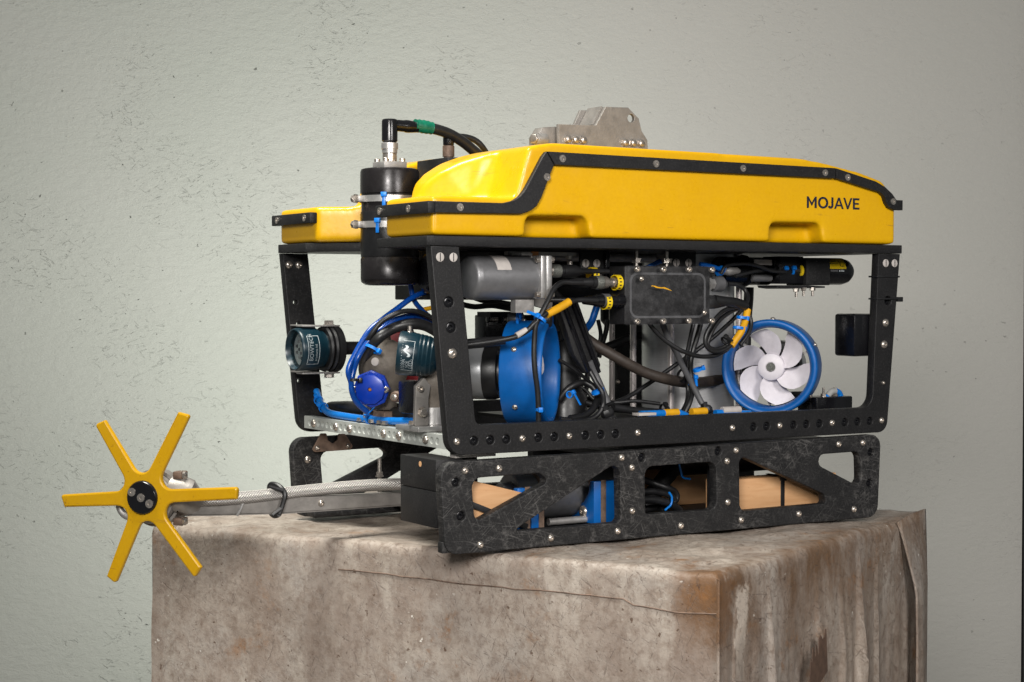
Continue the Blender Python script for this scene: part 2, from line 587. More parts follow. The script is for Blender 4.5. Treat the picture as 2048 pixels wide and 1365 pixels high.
def rounded(poly, rad, seg=6):
    """2-D polygon with rounded corners; rad is one number or a list."""
    out = []
    n = len(poly)
    for i in range(n):
        p = Vector(poly[i]); a = Vector(poly[i - 1]); b = Vector(poly[(i + 1) % n])
        r = rad[i] if isinstance(rad, (list, tuple)) else rad
        if r <= 0:
            out.append((p.x, p.y)); continue
        u = (a - p); v = (b - p)
        lu, lv = u.length, v.length
        u.normalize(); v.normalize()
        ang = u.angle(v)
        t = min(r / math.tan(ang / 2), lu * 0.49, lv * 0.49)
        r2 = t * math.tan(ang / 2)
        c = p + (u + v).normalized() * (r2 / math.sin(ang / 2))
        p0 = p + u * t; p1 = p + v * t
        a0 = math.atan2(p0.y - c.y, p0.x - c.x); a1 = math.atan2(p1.y - c.y, p1.x - c.x)
        d = (a1 - a0 + math.pi) % (2 * math.pi) - math.pi
        for k in range(seg + 1):
            aa = a0 + d * k / seg
            out.append((c.x + r2 * math.cos(aa), c.y + r2 * math.sin(aa)))
    return out

def circle(x, y, r, n=12):
    return [(x + r * math.cos(6.2831853 * k / n), y + r * math.sin(6.2831853 * k / n)) for k in range(n)]

def plate_mesh(name, loops, thick, bev=0.0015):
    """Sheet cut to the outline loops[0] with holes loops[1:]; local xy plane, z = 0 .. thick."""
    cu = bpy.data.curves.new(name, 'CURVE')
    cu.dimensions = '2D'
    cu.fill_mode = 'BOTH'
    cu.extrude = thick / 2 - bev
    cu.bevel_depth = bev
    cu.bevel_resolution = 1
    cu.offset = -bev
    for lp in loops:
        s = cu.splines.new('POLY')
        s.points.add(len(lp) - 1)
        for p, q in zip(s.points, lp):
            p.co = (q[0], q[1], 0, 1)
        s.use_cyclic_u = True
    o = bpy.data.objects.new(name, cu)
    COL.objects.link(o)
    dg = bpy.context.evaluated_depsgraph_get()
    me = bpy.data.meshes.new_from_object(o.evaluated_get(dg))
    bpy.data.objects.remove(o)
    bpy.data.curves.remove(cu)
    me.name = name
    me.materials.clear()
    me.transform(Matrix.Translation((0, 0, thick / 2)))
    me.shade_smooth()
    me.set_sharp_from_angle(angle=R(35))
    return me

# local (u, v, t) -> (x = u, y = y0 - t?, z = v): upright sheet in the x-z plane
def upright(me, y0):
    """Plate drawn in (x, z); its drawn face lies at y0 and it is thick towards +y."""
    me.transform(Matrix(((1, 0, 0, 0), (0, 0, 1, y0), (0, 1, 0, 0), (0, 0, 0, 1))))
    me.flip_normals()
    return me

def text_mesh(name, body, size, extrude=0.0004, bold=0.0, align='LEFT'):
    cu = bpy.data.curves.new(name, 'FONT')
    cu.body = body
    cu.size = size
    cu.extrude = extrude
    cu.offset = bold
    cu.align_x = align
    cu.resolution_u = 4
    o = bpy.data.objects.new(name, cu)
    COL.objects.link(o)
    dg = bpy.context.evaluated_depsgraph_get()
    me = bpy.data.meshes.new_from_object(o.evaluated_get(dg))
    bpy.data.objects.remove(o)
    bpy.data.curves.remove(cu)
    me.name = name
    me.materials.clear()
    return me

def along(o, d, up=(0, 0, 1)):
    """Matrix whose local z looks along d."""
    d = Vector(d).normalized()
    upv = Vector(up)
    x = upv.cross(d)
    if x.length < 1e-4:
        x = Vector((1, 0, 0))
    x.normalize()
    y = d.cross(x)
    return Matrix(((x.x, y.x, d.x, o[0]), (x.y, y.y, d.y, o[1]), (x.z, y.z, d.z, o[2]), (0, 0, 0, 1)))

# shared fastener meshes: head rises along local +z from z = 0
def fastener(name, mat, r, h, kind):
    m = MB()
    if kind == 'button':
        m.lathe((0, 0, 0), (0, 0, 1), [(0, r), (h * 0.35, r * 0.97), (h * 0.8, r * 0.72), (h, r * 0.45), (h, r * 0.36), (h * 0.45, r * 0.33), (h * 0.45, 0)], 14)
    elif kind == 'flat':
        m.lathe((0, 0, 0), (0, 0, 1), [(0, r), (h, r * 0.98), (h, r * 0.36), (h * 0.2, r * 0.33), (h * 0.2, 0)], 14)
    elif kind == 'slot':
        m.lathe((0, 0, 0), (0, 0, 1), [(0, r), (h * 0.7, r), (h, r * 0.9), (h, 0)], 16)
    elif kind == 'cap':
        m.lathe((0, 0, 0), (0, 0, 1), [(0, r), (h * 0.9, r), (h, r * 0.88), (h, r * 0.5), (h * 0.4, r * 0.48), (h * 0.4, 0)], 14)
    elif kind == 'hex':
        m.lathe((0, 0, 0), (0, 0, 1), [(0, r * 1.25), (h * 0.18, r * 1.25), (h * 0.18, r), (h * 0.92, r), (h, r * 0.85), (h, 0)], 6)
    me = m.mesh(name, True, 35)
    me.materials.append(MATS[mat])
    return me
F_BUTTON = fastener('button_screw', 'steel', 0.0072, 0.0042, 'button')
F_SMALL = fastener('small_screw', 'steel', 0.0050, 0.0032, 'button')
F_FLAT = fastener('flat_screw', 'steel', 0.0062, 0.0012, 'flat')
F_SLOT = fastener('slot_screw', 'paper', 0.0072, 0.0012, 'slot')
def dark_slot(me, r, h):
    bm = bmesh.new(); bm.from_mesh(me)
    n0 = len(bm.faces)
    t = MB(); t.bm.free(); t.bm = bm
    t.box((0, 0, h), (r * 1.75, 0.0016, 0.0004))  # dark bar laid on the head paints the shade of the slot
    bm.faces.ensure_lookup_table()
    for f in bm.faces[n0:]:
        f.material_index = 1
    bm.to_mesh(me); bm.free()
    me.materials.append(MATS['ink'])
dark_slot(F_SLOT, 0.0072, 0.0012)
F_CAP = fastener('cap_screw', 'steel', 0.0052, 0.006, 'cap')
F_BLACK = fastener('black_screw', 'glossblack', 0.0066, 0.005, 'cap')
F_HEX = fastener('hex_bolt', 'steel', 0.0085, 0.008, 'hex')
F_NUT = fastener('small_nut', 'steel', 0.0055, 0.006, 'hex')

def screw(parent, me, p, d, name='screw', rot=None):
    o = bpy.data.objects.new(name, me)
    COL.objects.link(o)
    adopt(o, parent)
    o.matrix_basis = along(p, d) @ Matrix.Rotation(random.uniform(0, 6.28) if rot is None else rot, 4, 'Z')
    return o

def tie(parent, p, d, r, mat='bluetie', wid=0.0045, tail=0.012, name='cable_tie', headdir=None):
    """Cable tie: band round a bundle of radius r whose run is d, with its square head and a cut tail."""
    u, v, dd = frame_of(d)
    h = Vector(headdir) if headdir else Vector((-0.45, -0.75, 0.4))
    h = (h - dd * h.dot(dd)).normalized()
    s = dd.cross(h)
    m = MB()
    m.lathe(Vector(p) - dd * wid / 2, dd, [(0, r - 0.0004), (0, r + 0.0014), (wid, r + 0.0014), (wid, r - 0.0004)], 16, False)
    Mx = Matrix((s, dd, h)).transposed()
    m.box(Vector(p) + h * (r + 0.003), (0.0075, wid * 1.7, 0.006), Mx, 0.0008)
    if tail:
        m.box(Vector(p) + h * (r + 0.0035) + s * (0.0035 + tail / 2), (tail, wid, 0.0014), Mx)
    return m.build(name, mat, parent, True, 40)

# ------------------------------------------------------------------ setting
def structure(o):
    o['kind'] = 'structure'
    return o

FW = Vector((0.5231, 0.8523, 0)); RT = Vector((0.8523, -0.5231, 0))
W0 = Vector((-1.3166, -2.3935, 0)) + FW * 5.35
ZF = -0.82
def wall_pt(u, z, out=0.0):
    p = W0 + RT * u - FW * out
    return Vector((p.x, p.y, z))

def build_wall():
    u0, u1 = -3.2, 1.567
    bm = bmesh.new()
    vs = [bm.verts.new(wall_pt(u, z, o)) for o in (0, -0.12) for u, z in ((u0, ZF), (u1, ZF), (u1, 2.9), (u0, 2.9))]
    for f in ((0, 1, 2, 3), (7, 6, 5, 4), (0, 4, 5, 1), (1, 5, 6, 2), (2, 6, 7, 3), (3, 7, 4, 0)):
        bm.faces.new([vs[i] for i in f])
    bmesh.ops.recalc_face_normals(bm, faces=bm.faces[:])
    me = bpy.data.meshes.new('wall'); bm.to_mesh(me); bm.free()
    structure(link('wall', me, 'plaster'))
    bm = bmesh.new()
    vs = [bm.verts.new(wall_pt(u, z, o)) for o in (0.03, -0.15) for u, z in ((u1 + 0.004, ZF), (u1 + 0.26, ZF), (u1 + 0.26, 2.9), (u1 + 0.004, 2.9))]
    for f in ((0, 1, 2, 3), (7, 6, 5, 4), (0, 4, 5, 1), (1, 5, 6, 2), (2, 6, 7, 3), (3, 7, 4, 0)):
        bm.faces.new([vs[i] for i in f])
    bmesh.ops.recalc_face_normals(bm, faces=bm.faces[:])
    me = bpy.data.meshes.new('door_frame'); bm.to_mesh(me); bm.free()
    o = link('door_frame', me, 'darkpaint')
    tag(o, 'dark grey upright post closing the end of the pale wall', 'door frame')
    bm = bmesh.new()
    vs = [bm.verts.new(p) for p in ((-5, -5, ZF), (5, -5, ZF), (5, 4, ZF), (-5, 4, ZF))]
    bm.faces.new(vs)
    me = bpy.data.meshes.new('floor'); bm.to_mesh(me); bm.free()
    structure(link('floor', me, 'concrete'))
build_wall()

# ------------------------------------------------------------------ table under its tarpaulin
TA = Vector((0.299, -0.348, 0))              # near corner of the table top
TU = Vector((-0.508, 1.009, 0)).normalized() # along the left (front) side
TV = Vector((0.802, 0.380, 0)).normalized()  # along the right side
TLU, TLV = 1.135, 0.890
TNU = -TV   # outward of the face that runs along TU
TNV = -TU   # outward of the face that runs along TV
def fbm(p, oct=4):
    return noise.fractal(p, 1.0, 2.1, oct)

def build_table():
    root = empty('covered_table', (TA.x + 0.15, TA.y + 0.7, ZF))
    tag(root, 'table draped in a stained grey-brown tarpaulin, carrying the yellow vehicle', 'table')
    def sheet(name, fn, nu, nv):
        bm = bmesh.new()
        g = [[bm.verts.new(fn(i / nu, j / nv)) for j in range(nv + 1)] for i in range(nu + 1)]
        for i in range(nu):
            for j in range(nv):
                bm.faces.new([g[i][j], g[i + 1][j], g[i + 1][j + 1], g[i][j + 1]])
        return bm
    H = 0.80
    rnd = 0.016
    # one continuous cross-section runs over the top and down each side
    def side_profile(t, bulge):
        return t
    bm = bmesh.new()
    # --- top
    nu, nv = 130, 190
    def top_pt(a, b):
        p = TA + TU * (TLU * a) + TV * (TLV * b)
        z = -0.004 + 0.006 * fbm(Vector((p.x * 7, p.y * 7, 2.2)), 4) * min(1, 9 * min(b, a, 1 - a, 1 - b) + 0.25)
        z += 0.004 * noise.ridged_multi_fractal(Vector((p.x * 4 + p.y * 2, p.y * 10, 1)), 1, 2, 3, 1, 2) - 0.006
        e = min(b * TLV, a * TLU)
        if e < rnd:
            z -= rnd - math.sqrt(max(0, rnd * rnd - (rnd - e) ** 2))
        p.z = min(z, -0.0012)
        return p
    grid = {}
    def biased(i, n):
        t = i / n
        return t * t * 0.6 + t * 0.4 if True else t
    for i in range(nu + 1):
        for j in range(nv + 1):
            grid['t', i, j] = bm.verts.new(top_pt(biased(i, nu), biased(j, nv)))
    for i in range(nu):
        for j in range(nv):
            bm.faces.new([grid['t', i, j], grid['t', i + 1, j], grid['t', i + 1, j + 1], grid['t', i, j + 1]])
    # --- left side (runs along TU), hangs almost flat
    nd = 60
    def left_pt(i, k):
        a = biased(i, nu)
        base = grid['t', i, 0].co
        d = H * (k / nd) ** 1.25
        out = rnd * min(1, d / 0.012) ** 0.5
        out = 0.0
        p = base + Vector((0, 0, -d))
        q = Vector((a * TLU * 2.6, d * 2.2, 5.1))
        amp = 0.010 * min(1, d * 8) * min(1, (a * TLU) * 10 + 0.12)
        out += amp * fbm(q, 3) + 0.004 * min(1, d * 8) * noise.noise(Vector((a * 14, d * 1.2, 3)))
        return p + TNU * out
    for i in range(nu + 1):
        for k in range(1, nd + 1):
            grid['l', i, k] = bm.verts.new(left_pt(i, k))
        grid['l', i, 0] = grid['t', i, 0]
    for i in range(nu):
        for k in range(nd):
            bm.faces.new([grid['l', i, k], grid['l', i, k + 1], grid['l', i + 1, k + 1], grid['l', i + 1, k]])
    # --- right side (runs along TV), hangs in folds
    folds = [(0.215, 0.06, 0.016), (0.60, 0.05, 0.026), (0.72, 0.03, 0.012), (0.40, 0.10, 0.010), (0.085, 0.03, 0.007), (0.50, 0.06, 0.008)]
    def right_pt(j, k):
        b = biased(j, nv)
        base = grid['t', 0, j].co
        d = H * (k / nd) ** 1.25
        out = 0.0
        w_ = min(1, d * 5)
        for c, wd, amp in folds:
            x = (b + 0.02 * math.sin(d * 6 + c * 9) - c) / wd
            # steep on one side, easy on the other: a lapped crease
            s = math.exp(-max(0, x) * 1.2) if x > 0 else math.exp(x * 22)
            out += amp * s * w_ * (0.6 + d)
        out += 0.012 * w_ * (1 - min(1, max(0, (b - 0.68) * 8))) * fbm(Vector((b * 5.0, d * 2.0, 7.7)), 4) + 0.002 * w_ * fbm(Vector((b * 40, d * 8, 1)), 3)
        edge = min(1, b * 14)
        return base + Vector((0, 0, -d)) + TNV * out * edge
    for j in range(nv + 1):
        for k in range(1, nd + 1):
            grid['r', j, k] = bm.verts.new(right_pt(j, k)) if j else grid['l', 0, k]
        grid['r', j, 0] = grid['t', 0, j]
    for j in range(nv):
        for k in range(nd):
            bm.faces.new([grid['r', j, k], grid['r', j + 1, k], grid['r', j + 1, k + 1], grid['r', j, k + 1]])
    # --- the two sides turned away
    for key, rng, src, nrm in (('b', range(nv + 1), lambda j: ('t', nu, j), TU), ('f', range(nu + 1), lambda i: ('t', i, nv), TV)):
        rng = list(rng)
        for q in rng:
            base = grid[src(q)].co
            grid[key, q, 0] = grid[src(q)]
            for k in (1, 2):
                grid[key, q, k] = bm.verts.new(base + Vector((0, 0, -H * k / 2)) + nrm * 0.01 * noise.noise(Vector((q * 0.2, k, 3))))
        for q in rng[:-1]:
            for k in range(2):
                bm.faces.new([grid[key, q, k], grid[key, q, k + 1], grid[key, q + 1, k + 1], grid[key, q + 1, k]])
    hem_pts = [[grid['l', i, k].co.copy() for k in range(nd + 1)] for i in range(nu + 1)]
    bmesh.ops.remove_doubles(bm, verts=bm.verts[:], dist=0.0004)
    bmesh.ops.recalc_face_normals(bm, faces=bm.faces[:])
    me = bpy.data.meshes.new('tarpaulin'); bm.to_mesh(me); bm.free()
    me.shade_smooth()
    tarp = link('tarpaulin', me, 'tarpaulin', root).data
    # --- folded-over corner flap at the far right end of the right side
    bm = bmesh.new()
    n1, n2 = 16, 40
    g = []
    for i in range(n1 + 1):
        a = i / n1
        row = []
        for k in range(n2 + 1):
            d = 0.80 * k / n2
            s0 = 0.735 + 0.022 * min(1, d * 9) ** 0.6 + 0.05 * d
            b = s0 + (0.886 - s0) * a
            p = TA + TV * b
            out = 0.024 + 0.006 * math.sin(a * 3.0 + 0.4) + 0.004 * fbm(Vector((a * 2, d * 3, 4)), 3) - 0.018 * a
            z = 0.002 - 0.010 * (1 - a) ** 3 - d
            p = p + TNV * (out * min(1, 0.08 + d * 7))
            p.z = z
            row.append(bm.verts.new(p))
        g.append(row)
    for i in range(n1):
        for k in range(n2):
            bm.faces.new([g[i][k], g[i + 1][k], g[i + 1][k + 1], g[i][k + 1]])
    bmesh.ops.recalc_face_normals(bm, faces=bm.faces[:])
    bmesh.ops.solidify(bm, geom=bm.faces[:], thickness=0.003)
    me = bpy.data.meshes.new('corner_flap'); bm.to_mesh(me); bm.free()
    me.shade_smooth()
    link('corner_flap', me, 'tarpaulin', root)
    # hemmed edge band of the left face, seam by the near corner
    m = MB()
    pts = [TA + TNU * 0.004 + TNV * 0.002 + Vector((0, 0, -0.012 - t)) for t in (0, 0.05, 0.12, 0.25, 0.45, 0.78)]
    m.tube(crom(pts, 3), 0.0028, 6)
    m.build('corner_seam', 'tarpaulin', root)
    m = MB()
    pts = []
    for i in range(nu + 1):
        a = biased(i, nu)
        if a * TLU < 0.72:
            dep = 0.034 + 0.012 * math.exp(-a * TLU * 4)
            k = min(range(nd + 1), key=lambda q: abs(H * (q / nd) ** 1.25 - dep))
            c_ = hem_pts[i][k]
            pts.append(Vector((c_.x, c_.y, c_.z)) + TNU * 0.0006)
    m.tube(pts[::3], 0.0011, 5)
    m.build('hem_seam', 'rusty', root)
    # torn label
    ou = rounded([(0, 0), (0.002, 0.055), (0.004, 0.075), (0.008, 0.060), (0.012, 0.086), (0.016, 0.088), (0.019, 0.064), (0.023, 0.090),
                  (0.027, 0.084), (0.030, 0.062), (0.034, 0.093), (0.041, 0.097), (0.045, 0.086), (0.052, 0.088), (0.056, 0.10), (0.058, 0.10),
                  (0.0585, 0.02), (0.030, 0.009)], 0.0006, 1)
    me = plate_mesh('torn_label', [ou], 0.0012, 0.0002)
    bb = None
    # drape it on the right face where it is glued
    dg = bpy.context.evaluated_depsgraph_get()
    for v in me.vertices:
        v.co.x *= 1.27; v.co.y *= 0.88; v.co.y += 0.20 * v.co.x
    c0 = TA + TV * 0.292 + Vector((0, 0, -0.246))
    Mx = Matrix(((TV.x, 0, TNV.x, c0.x), (TV.y, 0, TNV.y, c0.y), (0, 1, 0, c0.z), (0, 0, 0, 1)))
    me.transform(Mx)
    # nearest folds of the cloth there
    near = [(tv.co.z, (tv.co - TA).dot(TNV)) for tv in tarp.vertices if 0.28 < (tv.co - TA).dot(TV) < 0.378 and (tv.co - TA).dot(TNV) > -0.03 and tv.co.z < -0.05]
    for v in me.vertices:
        p = Vector(v.co)
        off = max(q for z_, q in near if abs(z_ - p.z) < 0.03) + 0.0012
        v.co = p + TNV * off
    link('torn_label', me, 'labelremnant', root)
build_table()

# ------------------------------------------------------------------ the vehicle
ROV = empty('underwater_vehicle', (0.5, 0.29, 0.155))
tag(ROV, 'yellow-topped underwater vehicle with black side frames, blue thrusters and tangled cables', 'underwater vehicle')
YW = 0.58

# ---- float
def build_float():
    prof = [(0.006, 0.5038), (0.986, 0.5038), (0.987, 0.575), (0.977, 0.600), (0.955, 0.621), (0.900, 0.635), (0.812, 0.649), (0.755, 0.655),
            (0.235, 0.6585), (0.205, 0.6545), (0.172, 0.6465), (0.135, 0.633), (0.106, 0.616), (0.086, 0.596), (0.074, 0.568), (0.006, 0.568)]
    base = MB().prism(prof, 'y', 0.0, YW).build('float', 'yellow', ROV, False)
    cuts = []
    def cut(m):
        o = m.build('cutter', None, None, False)
        cuts.append(o)
        md = base.modifiers.new('b', 'BOOLEAN')
        md.operation = 'DIFFERENCE'; md.solver = 'EXACT'; md.object = o
    lowp = [(-0.06, -0.06), (0.156, -0.06), (0.160, 0.085), (0.140, 0.112), (0.062, 0.190), (-0.06, 0.235)]
    topp = [(-0.06, -0.06), (0.200, -0.06), (0.203, 0.100), (0.162, 0.128), (0.066, 0.200), (-0.06, 0.24)]
    for flip in (False, True):
        m = MB()
        lo = [m.bm.verts.new((x, YW - y if flip else y, 0.567)) for x, y in lowp]
        hi = [m.bm.verts.new((x, YW - y if flip else y, 0.700)) for x, y in topp]
        m.bm.faces.new(lo); m.bm.faces.new(list(reversed(hi)))
        for i in range(6):
            m.bm.faces.new([lo[i], lo[(i + 1) % 6], hi[(i + 1) % 6], hi[i]])
        cut(m)
    cut(MB().prism([(-0.06, 0.115), (0.0, 0.153), (0.09, 0.213), (0.262, 0.213), (0.262, 0.367), (0.09, 0.367), (0.0, 0.427), (-0.06, 0.465)], 'z', 0.45, 0.75))
    for x0, x1, x2, x3 in ((0.180, 0.186, 0.299, 0.309), (0.688, 0.694, 0.806, 0.816)):
        cut(MB().prism([(x0, 0.48), (x0, 0.531), (x1, 0.538), (x2 - 0.008, 0.540), (x2, 0.533), (x3, 0.48)], 'y', -0.02, 0.040))
        cut(MB().prism([(x0, 0.48), (x0, 0.531), (x1, 0.538), (x2 - 0.008, 0.540), (x2, 0.533), (x3, 0.48)], 'y', YW - 0.040, YW + 0.02))
    # dowel hole worn at the front corner
    cut(MB().cyl((0.016, 0.012, 0.556), (0.016, 0.012, 0.60), 0.0075))
    md = base.modifiers.new('r', 'REMESH'); md.mode = 'VOXEL'; md.voxel_size = 0.0034; md.use_smooth_shade = True
    md = base.modifiers.new('s', 'SMOOTH'); md.factor = 0.5; md.iterations = 26
    dg = bpy.context.evaluated_depsgraph_get()
    me = bpy.data.meshes.new_from_object(base.evaluated_get(dg))
    base.modifiers.clear()
    base.data = me
    me.materials.clear(); me.materials.append(MATS['yellow'])
    me.shade_smooth()
    for c in cuts:
        bpy.data.objects.remove(c)
    return base
FLOAT = build_float()

def strip(outline, y0, thick, parent, name='bumper_strip'):
    me = upright(plate_mesh(name, [outline], thick, 0.0012), y0)
    return link(name, me, 'hdpe', parent)
A_ = [(0.004, 0.5565), (0.132, 0.5568), (0.150, 0.561), (0.162, 0.568), (0.172, 0.579), (0.180, 0.592), (0.2055, 0.634), (0.2125, 0.6418),
      (0.2268, 0.6215), (0.203, 0.568), (0.194, 0.554), (0.183, 0.546), (0.165, 0.5405), (0.004, 0.5385)]
B_ = [(0.2145, 0.6425), (0.831, 0.6392), (0.831, 0.6205), (0.2285, 0.6215)]
C_ = [(0.8335, 0.6390), (0.930, 0.6185), (0.952, 0.6095), (0.970, 0.5975), (0.981, 0.5860), (0.9965, 0.5860), (0.9965, 0.5675), (0.975, 0.5675),
      (0.963, 0.5715), (0.9555, 0.5800), (0.950, 0.5925), (0.940, 0.5990), (0.8335, 0.6205)]
for ol in (A_, B_, C_):
    strip(ol, -0.0095, 0.011, FLOAT)
    strip(ol, YW - 0.0015, 0.011, FLOAT)
# strips wrapping the two front lobes
for y0, y1 in ((-0.0095, 0.170), (0.423, YW + 0.0095)):
    MB().span((-0.0065, y0, 0.5375), (0.0080, y1, 0.5565), 0.0015).build('bumper_strip', 'hdpe', FLOAT)
for x, z in ((0.051, 0.548), (0.213, 0.601), (0.243, 0.632), (0.431, 0.631), (0.618, 0.6305), (0.806, 0.630), (0.860, 0.6235), (0.972, 0.583)):
    screw(FLOAT, F_FLAT, (x, -0.0095, z), (0, -1, 0))
for y in (0.055, 0.155, 0.446, 0.565):
    screw(FLOAT, F_FLAT, (-0.0065, y, 0.547), (-1, 0, 0))
# name on the side of the float
def letters():
    """The six capitals drawn as strokes, one unit high: (outline, hole or None, advance)."""
    def ring(cx, cy, rx, ry, n=28):
        return [(cx + rx * math.cos(6.2831853 * k / n), cy + ry * math.sin(6.2831853 * k / n)) for k in range(n)]
    w_ = 0.195
    jh = [(0.36 - 0.36 * 0.5 + 0.29 * math.cos(R(a)), 0.30 + 0.30 * math.sin(R(a))) for a in range(0, -171, -19)]
    ji = [(0.18 + (0.29 - w_) * math.cos(R(a)), 0.30 + (0.30 - w_) * math.sin(R(a))) for a in range(-165, 1, 19)]
    return [
        ([[(0, 0), (0, 1), (0.16, 1), (0.49, 0.47), (0.82, 1), (0.98, 1), (0.98, 0), (0.98 - w_, 0), (0.98 - w_, 0.70), (0.515, 0.215), (0.465, 0.215), (w_, 0.70), (w_, 0)]], 1.12),
        ([ring(0.52, 0.5, 0.52, 0.515), ring(0.52, 0.5, 0.52 - w_ * 1.03, 0.515 - w_ * 0.93)], 1.10),
        ([[(0.47 - w_, 1), (0.47, 1), (0.47, 0.30)] + jh[1:] + ji + [(0.47 - w_, 0.30)]], 0.56),
        ([[(0, 0), (0.41, 1), (0.56, 1), (0.97, 0), (0.79, 0), (0.70, 0.23), (0.27, 0.23), (0.18, 0)], [(0.325, 0.38), (0.645, 0.38), (0.485, 0.79)]], 0.94),
        ([[(0, 1), (0.18, 1), (0.46, 0.25), (0.75, 1), (0.92, 1), (0.53, 0), (0.39, 0)]], 1.00),
        ([[(0, 0), (0, 1), (0.66, 1), (0.66, 1 - w_ * 0.9), (w_, 1 - w_ * 0.9), (w_, 0.58), (0.60, 0.58), (0.60, 0.43), (w_, 0.43), (w_, w_ * 0.9), (0.67, w_ * 0.9), (0.67, 0)]], 0.67)]
adv = 0.0
GL = letters()
total = sum(g[1] for g in GL)
for loops_, a_ in GL:
    sx, sz = 0.1255 / total, 0.0205
    lp = [[(0.7715 + (adv + x) * sx, 0.5665 + z * sz) for x, z in l_] for l_ in loops_]
    link('lettering', upright(plate_mesh('lettering', lp, 0.0011, 0.0001), -0.0009), 'inkblue', FLOAT)
    adv += a_


# ---- top plate
pl = [(0.0, 0.006), (0.008, -0.003), (1.0005, -0.003), (1.0005, YW + 0.003), (0.008, YW + 0.003), (0.0, YW - 0.006), (0.0, 0.455), (0.092, 0.362), (0.265, 0.362), (0.265, 0.218), (0.092, 0.218), (0.0, 0.176)]
me = plate_mesh('top_plate', [pl], 0.0155, 0.001)
me.transform(Matrix.Translation((0, 0, 0.4875)))
TOP = link('top_plate', me, 'hdpe', ROV)

# ---- side panels
def side_outline():
    return rounded([(0.0035, 0.4868), (0.0365, 0.1565), (0.9685, 0.1565), (0.9995, 0.4868), (0.9455, 0.4868), (0.9315, 0.2035), (0.0850, 0.2035), (0.0545, 0.4868)],
                   [0, 0.028, 0.022, 0, 0, 0.026, 0.012, 0], 7)
ROW_S = (0.050, 0.172, 0.263, 0.401, 0.604, 0.711, 0.834, 0.955)
ROW_B = (0.082, 0.112, 0.142, 0.203, 0.234, 0.295, 0.326, 0.356, 0.651, 0.681, 0.743, 0.773, 0.804, 0.865, 0.896, 0.926)
POST_B = ((0.036, 0.399), (0.040, 0.359), (0.9695, 0.400))
loops = [side_outline()] + [circle(x, 0.1785, 0.0075) for x in ROW_B] + [circle(x, z, 0.0085) for x, z in POST_B]
PAN = link('side_panel', upright(plate_mesh('side_panel', loops, 0.018), 0.0), 'hdpe', ROV)
for x in ROW_B:
    screw(PAN, F_BLACK, (x, 0.008, 0.1785), (0, -1, 0), 'recessed_screw')
for x, z in POST_B[:2]:
    screw(PAN, F_BLACK, (x, 0.008, z), (0, -1, 0), 'recessed_screw').scale = (1.2, 1.2, 1.2)
screw(PAN, F_BLACK, (0.9695, 0.012, 0.400), (0, -1, 0), 'recessed_screw').scale = (1.2, 1.2, 1)
for x in ROW_S:
    screw(PAN, F_BUTTON, (x, 0.0, 0.1785), (0, -1, 0)).scale = (0.82, 0.82, 0.9)
for x, z, s in ((0.042, 0.318, 1.15), (0.9635, 0.359, 1.05), (0.9605, 0.319, 1.05), (0.958, 0.248, 0.5)):
    screw(PAN, F_BUTTON, (x, 0.0, z), (0, -1, 0)).scale = (s, s, 1)
for x in (0.020, 0.044, 0.963, 0.985):
    screw(PAN, F_SLOT, (x, 0.0, 0.4695), (0, -1, 0), 'slotted_screw', R(90))
loops = [side_outline(), circle(0.029, 0.397, 0.0045), circle(0.035, 0.357, 0.0045), circle(0.037, 0.252, 0.0045)]
PANF = link('side_panel', upright(plate_mesh('side_panel', loops, 0.018), YW - 0.018), 'hdpe', ROV)
for x in (0.016, 0.036):
    screw(PANF, F_BUTTON, (x, YW - 0.018, 0.466), (0, -1, 0))
# black ties cinched round the rear post
for z in (0.443, 0.402):
    MB().span((0.9455 - 0.006, -0.0022, z), (0.9995 - 0.0022, 0.0205, z + 0.0032), 0.0006).build('cable_tie', 'rubber', ROV)
MB().span((0.994, -0.002, 0.398), (1.006, 0.006, 0.407), 0.001).build('cable_tie', 'rubber', ROV)
# black box bolted behind the rear post
b = MB().span((0.905, 0.020, 0.297), (0.957, 0.075, 0.376), 0.005).build('mounting_block', 'glossblack', ROV)

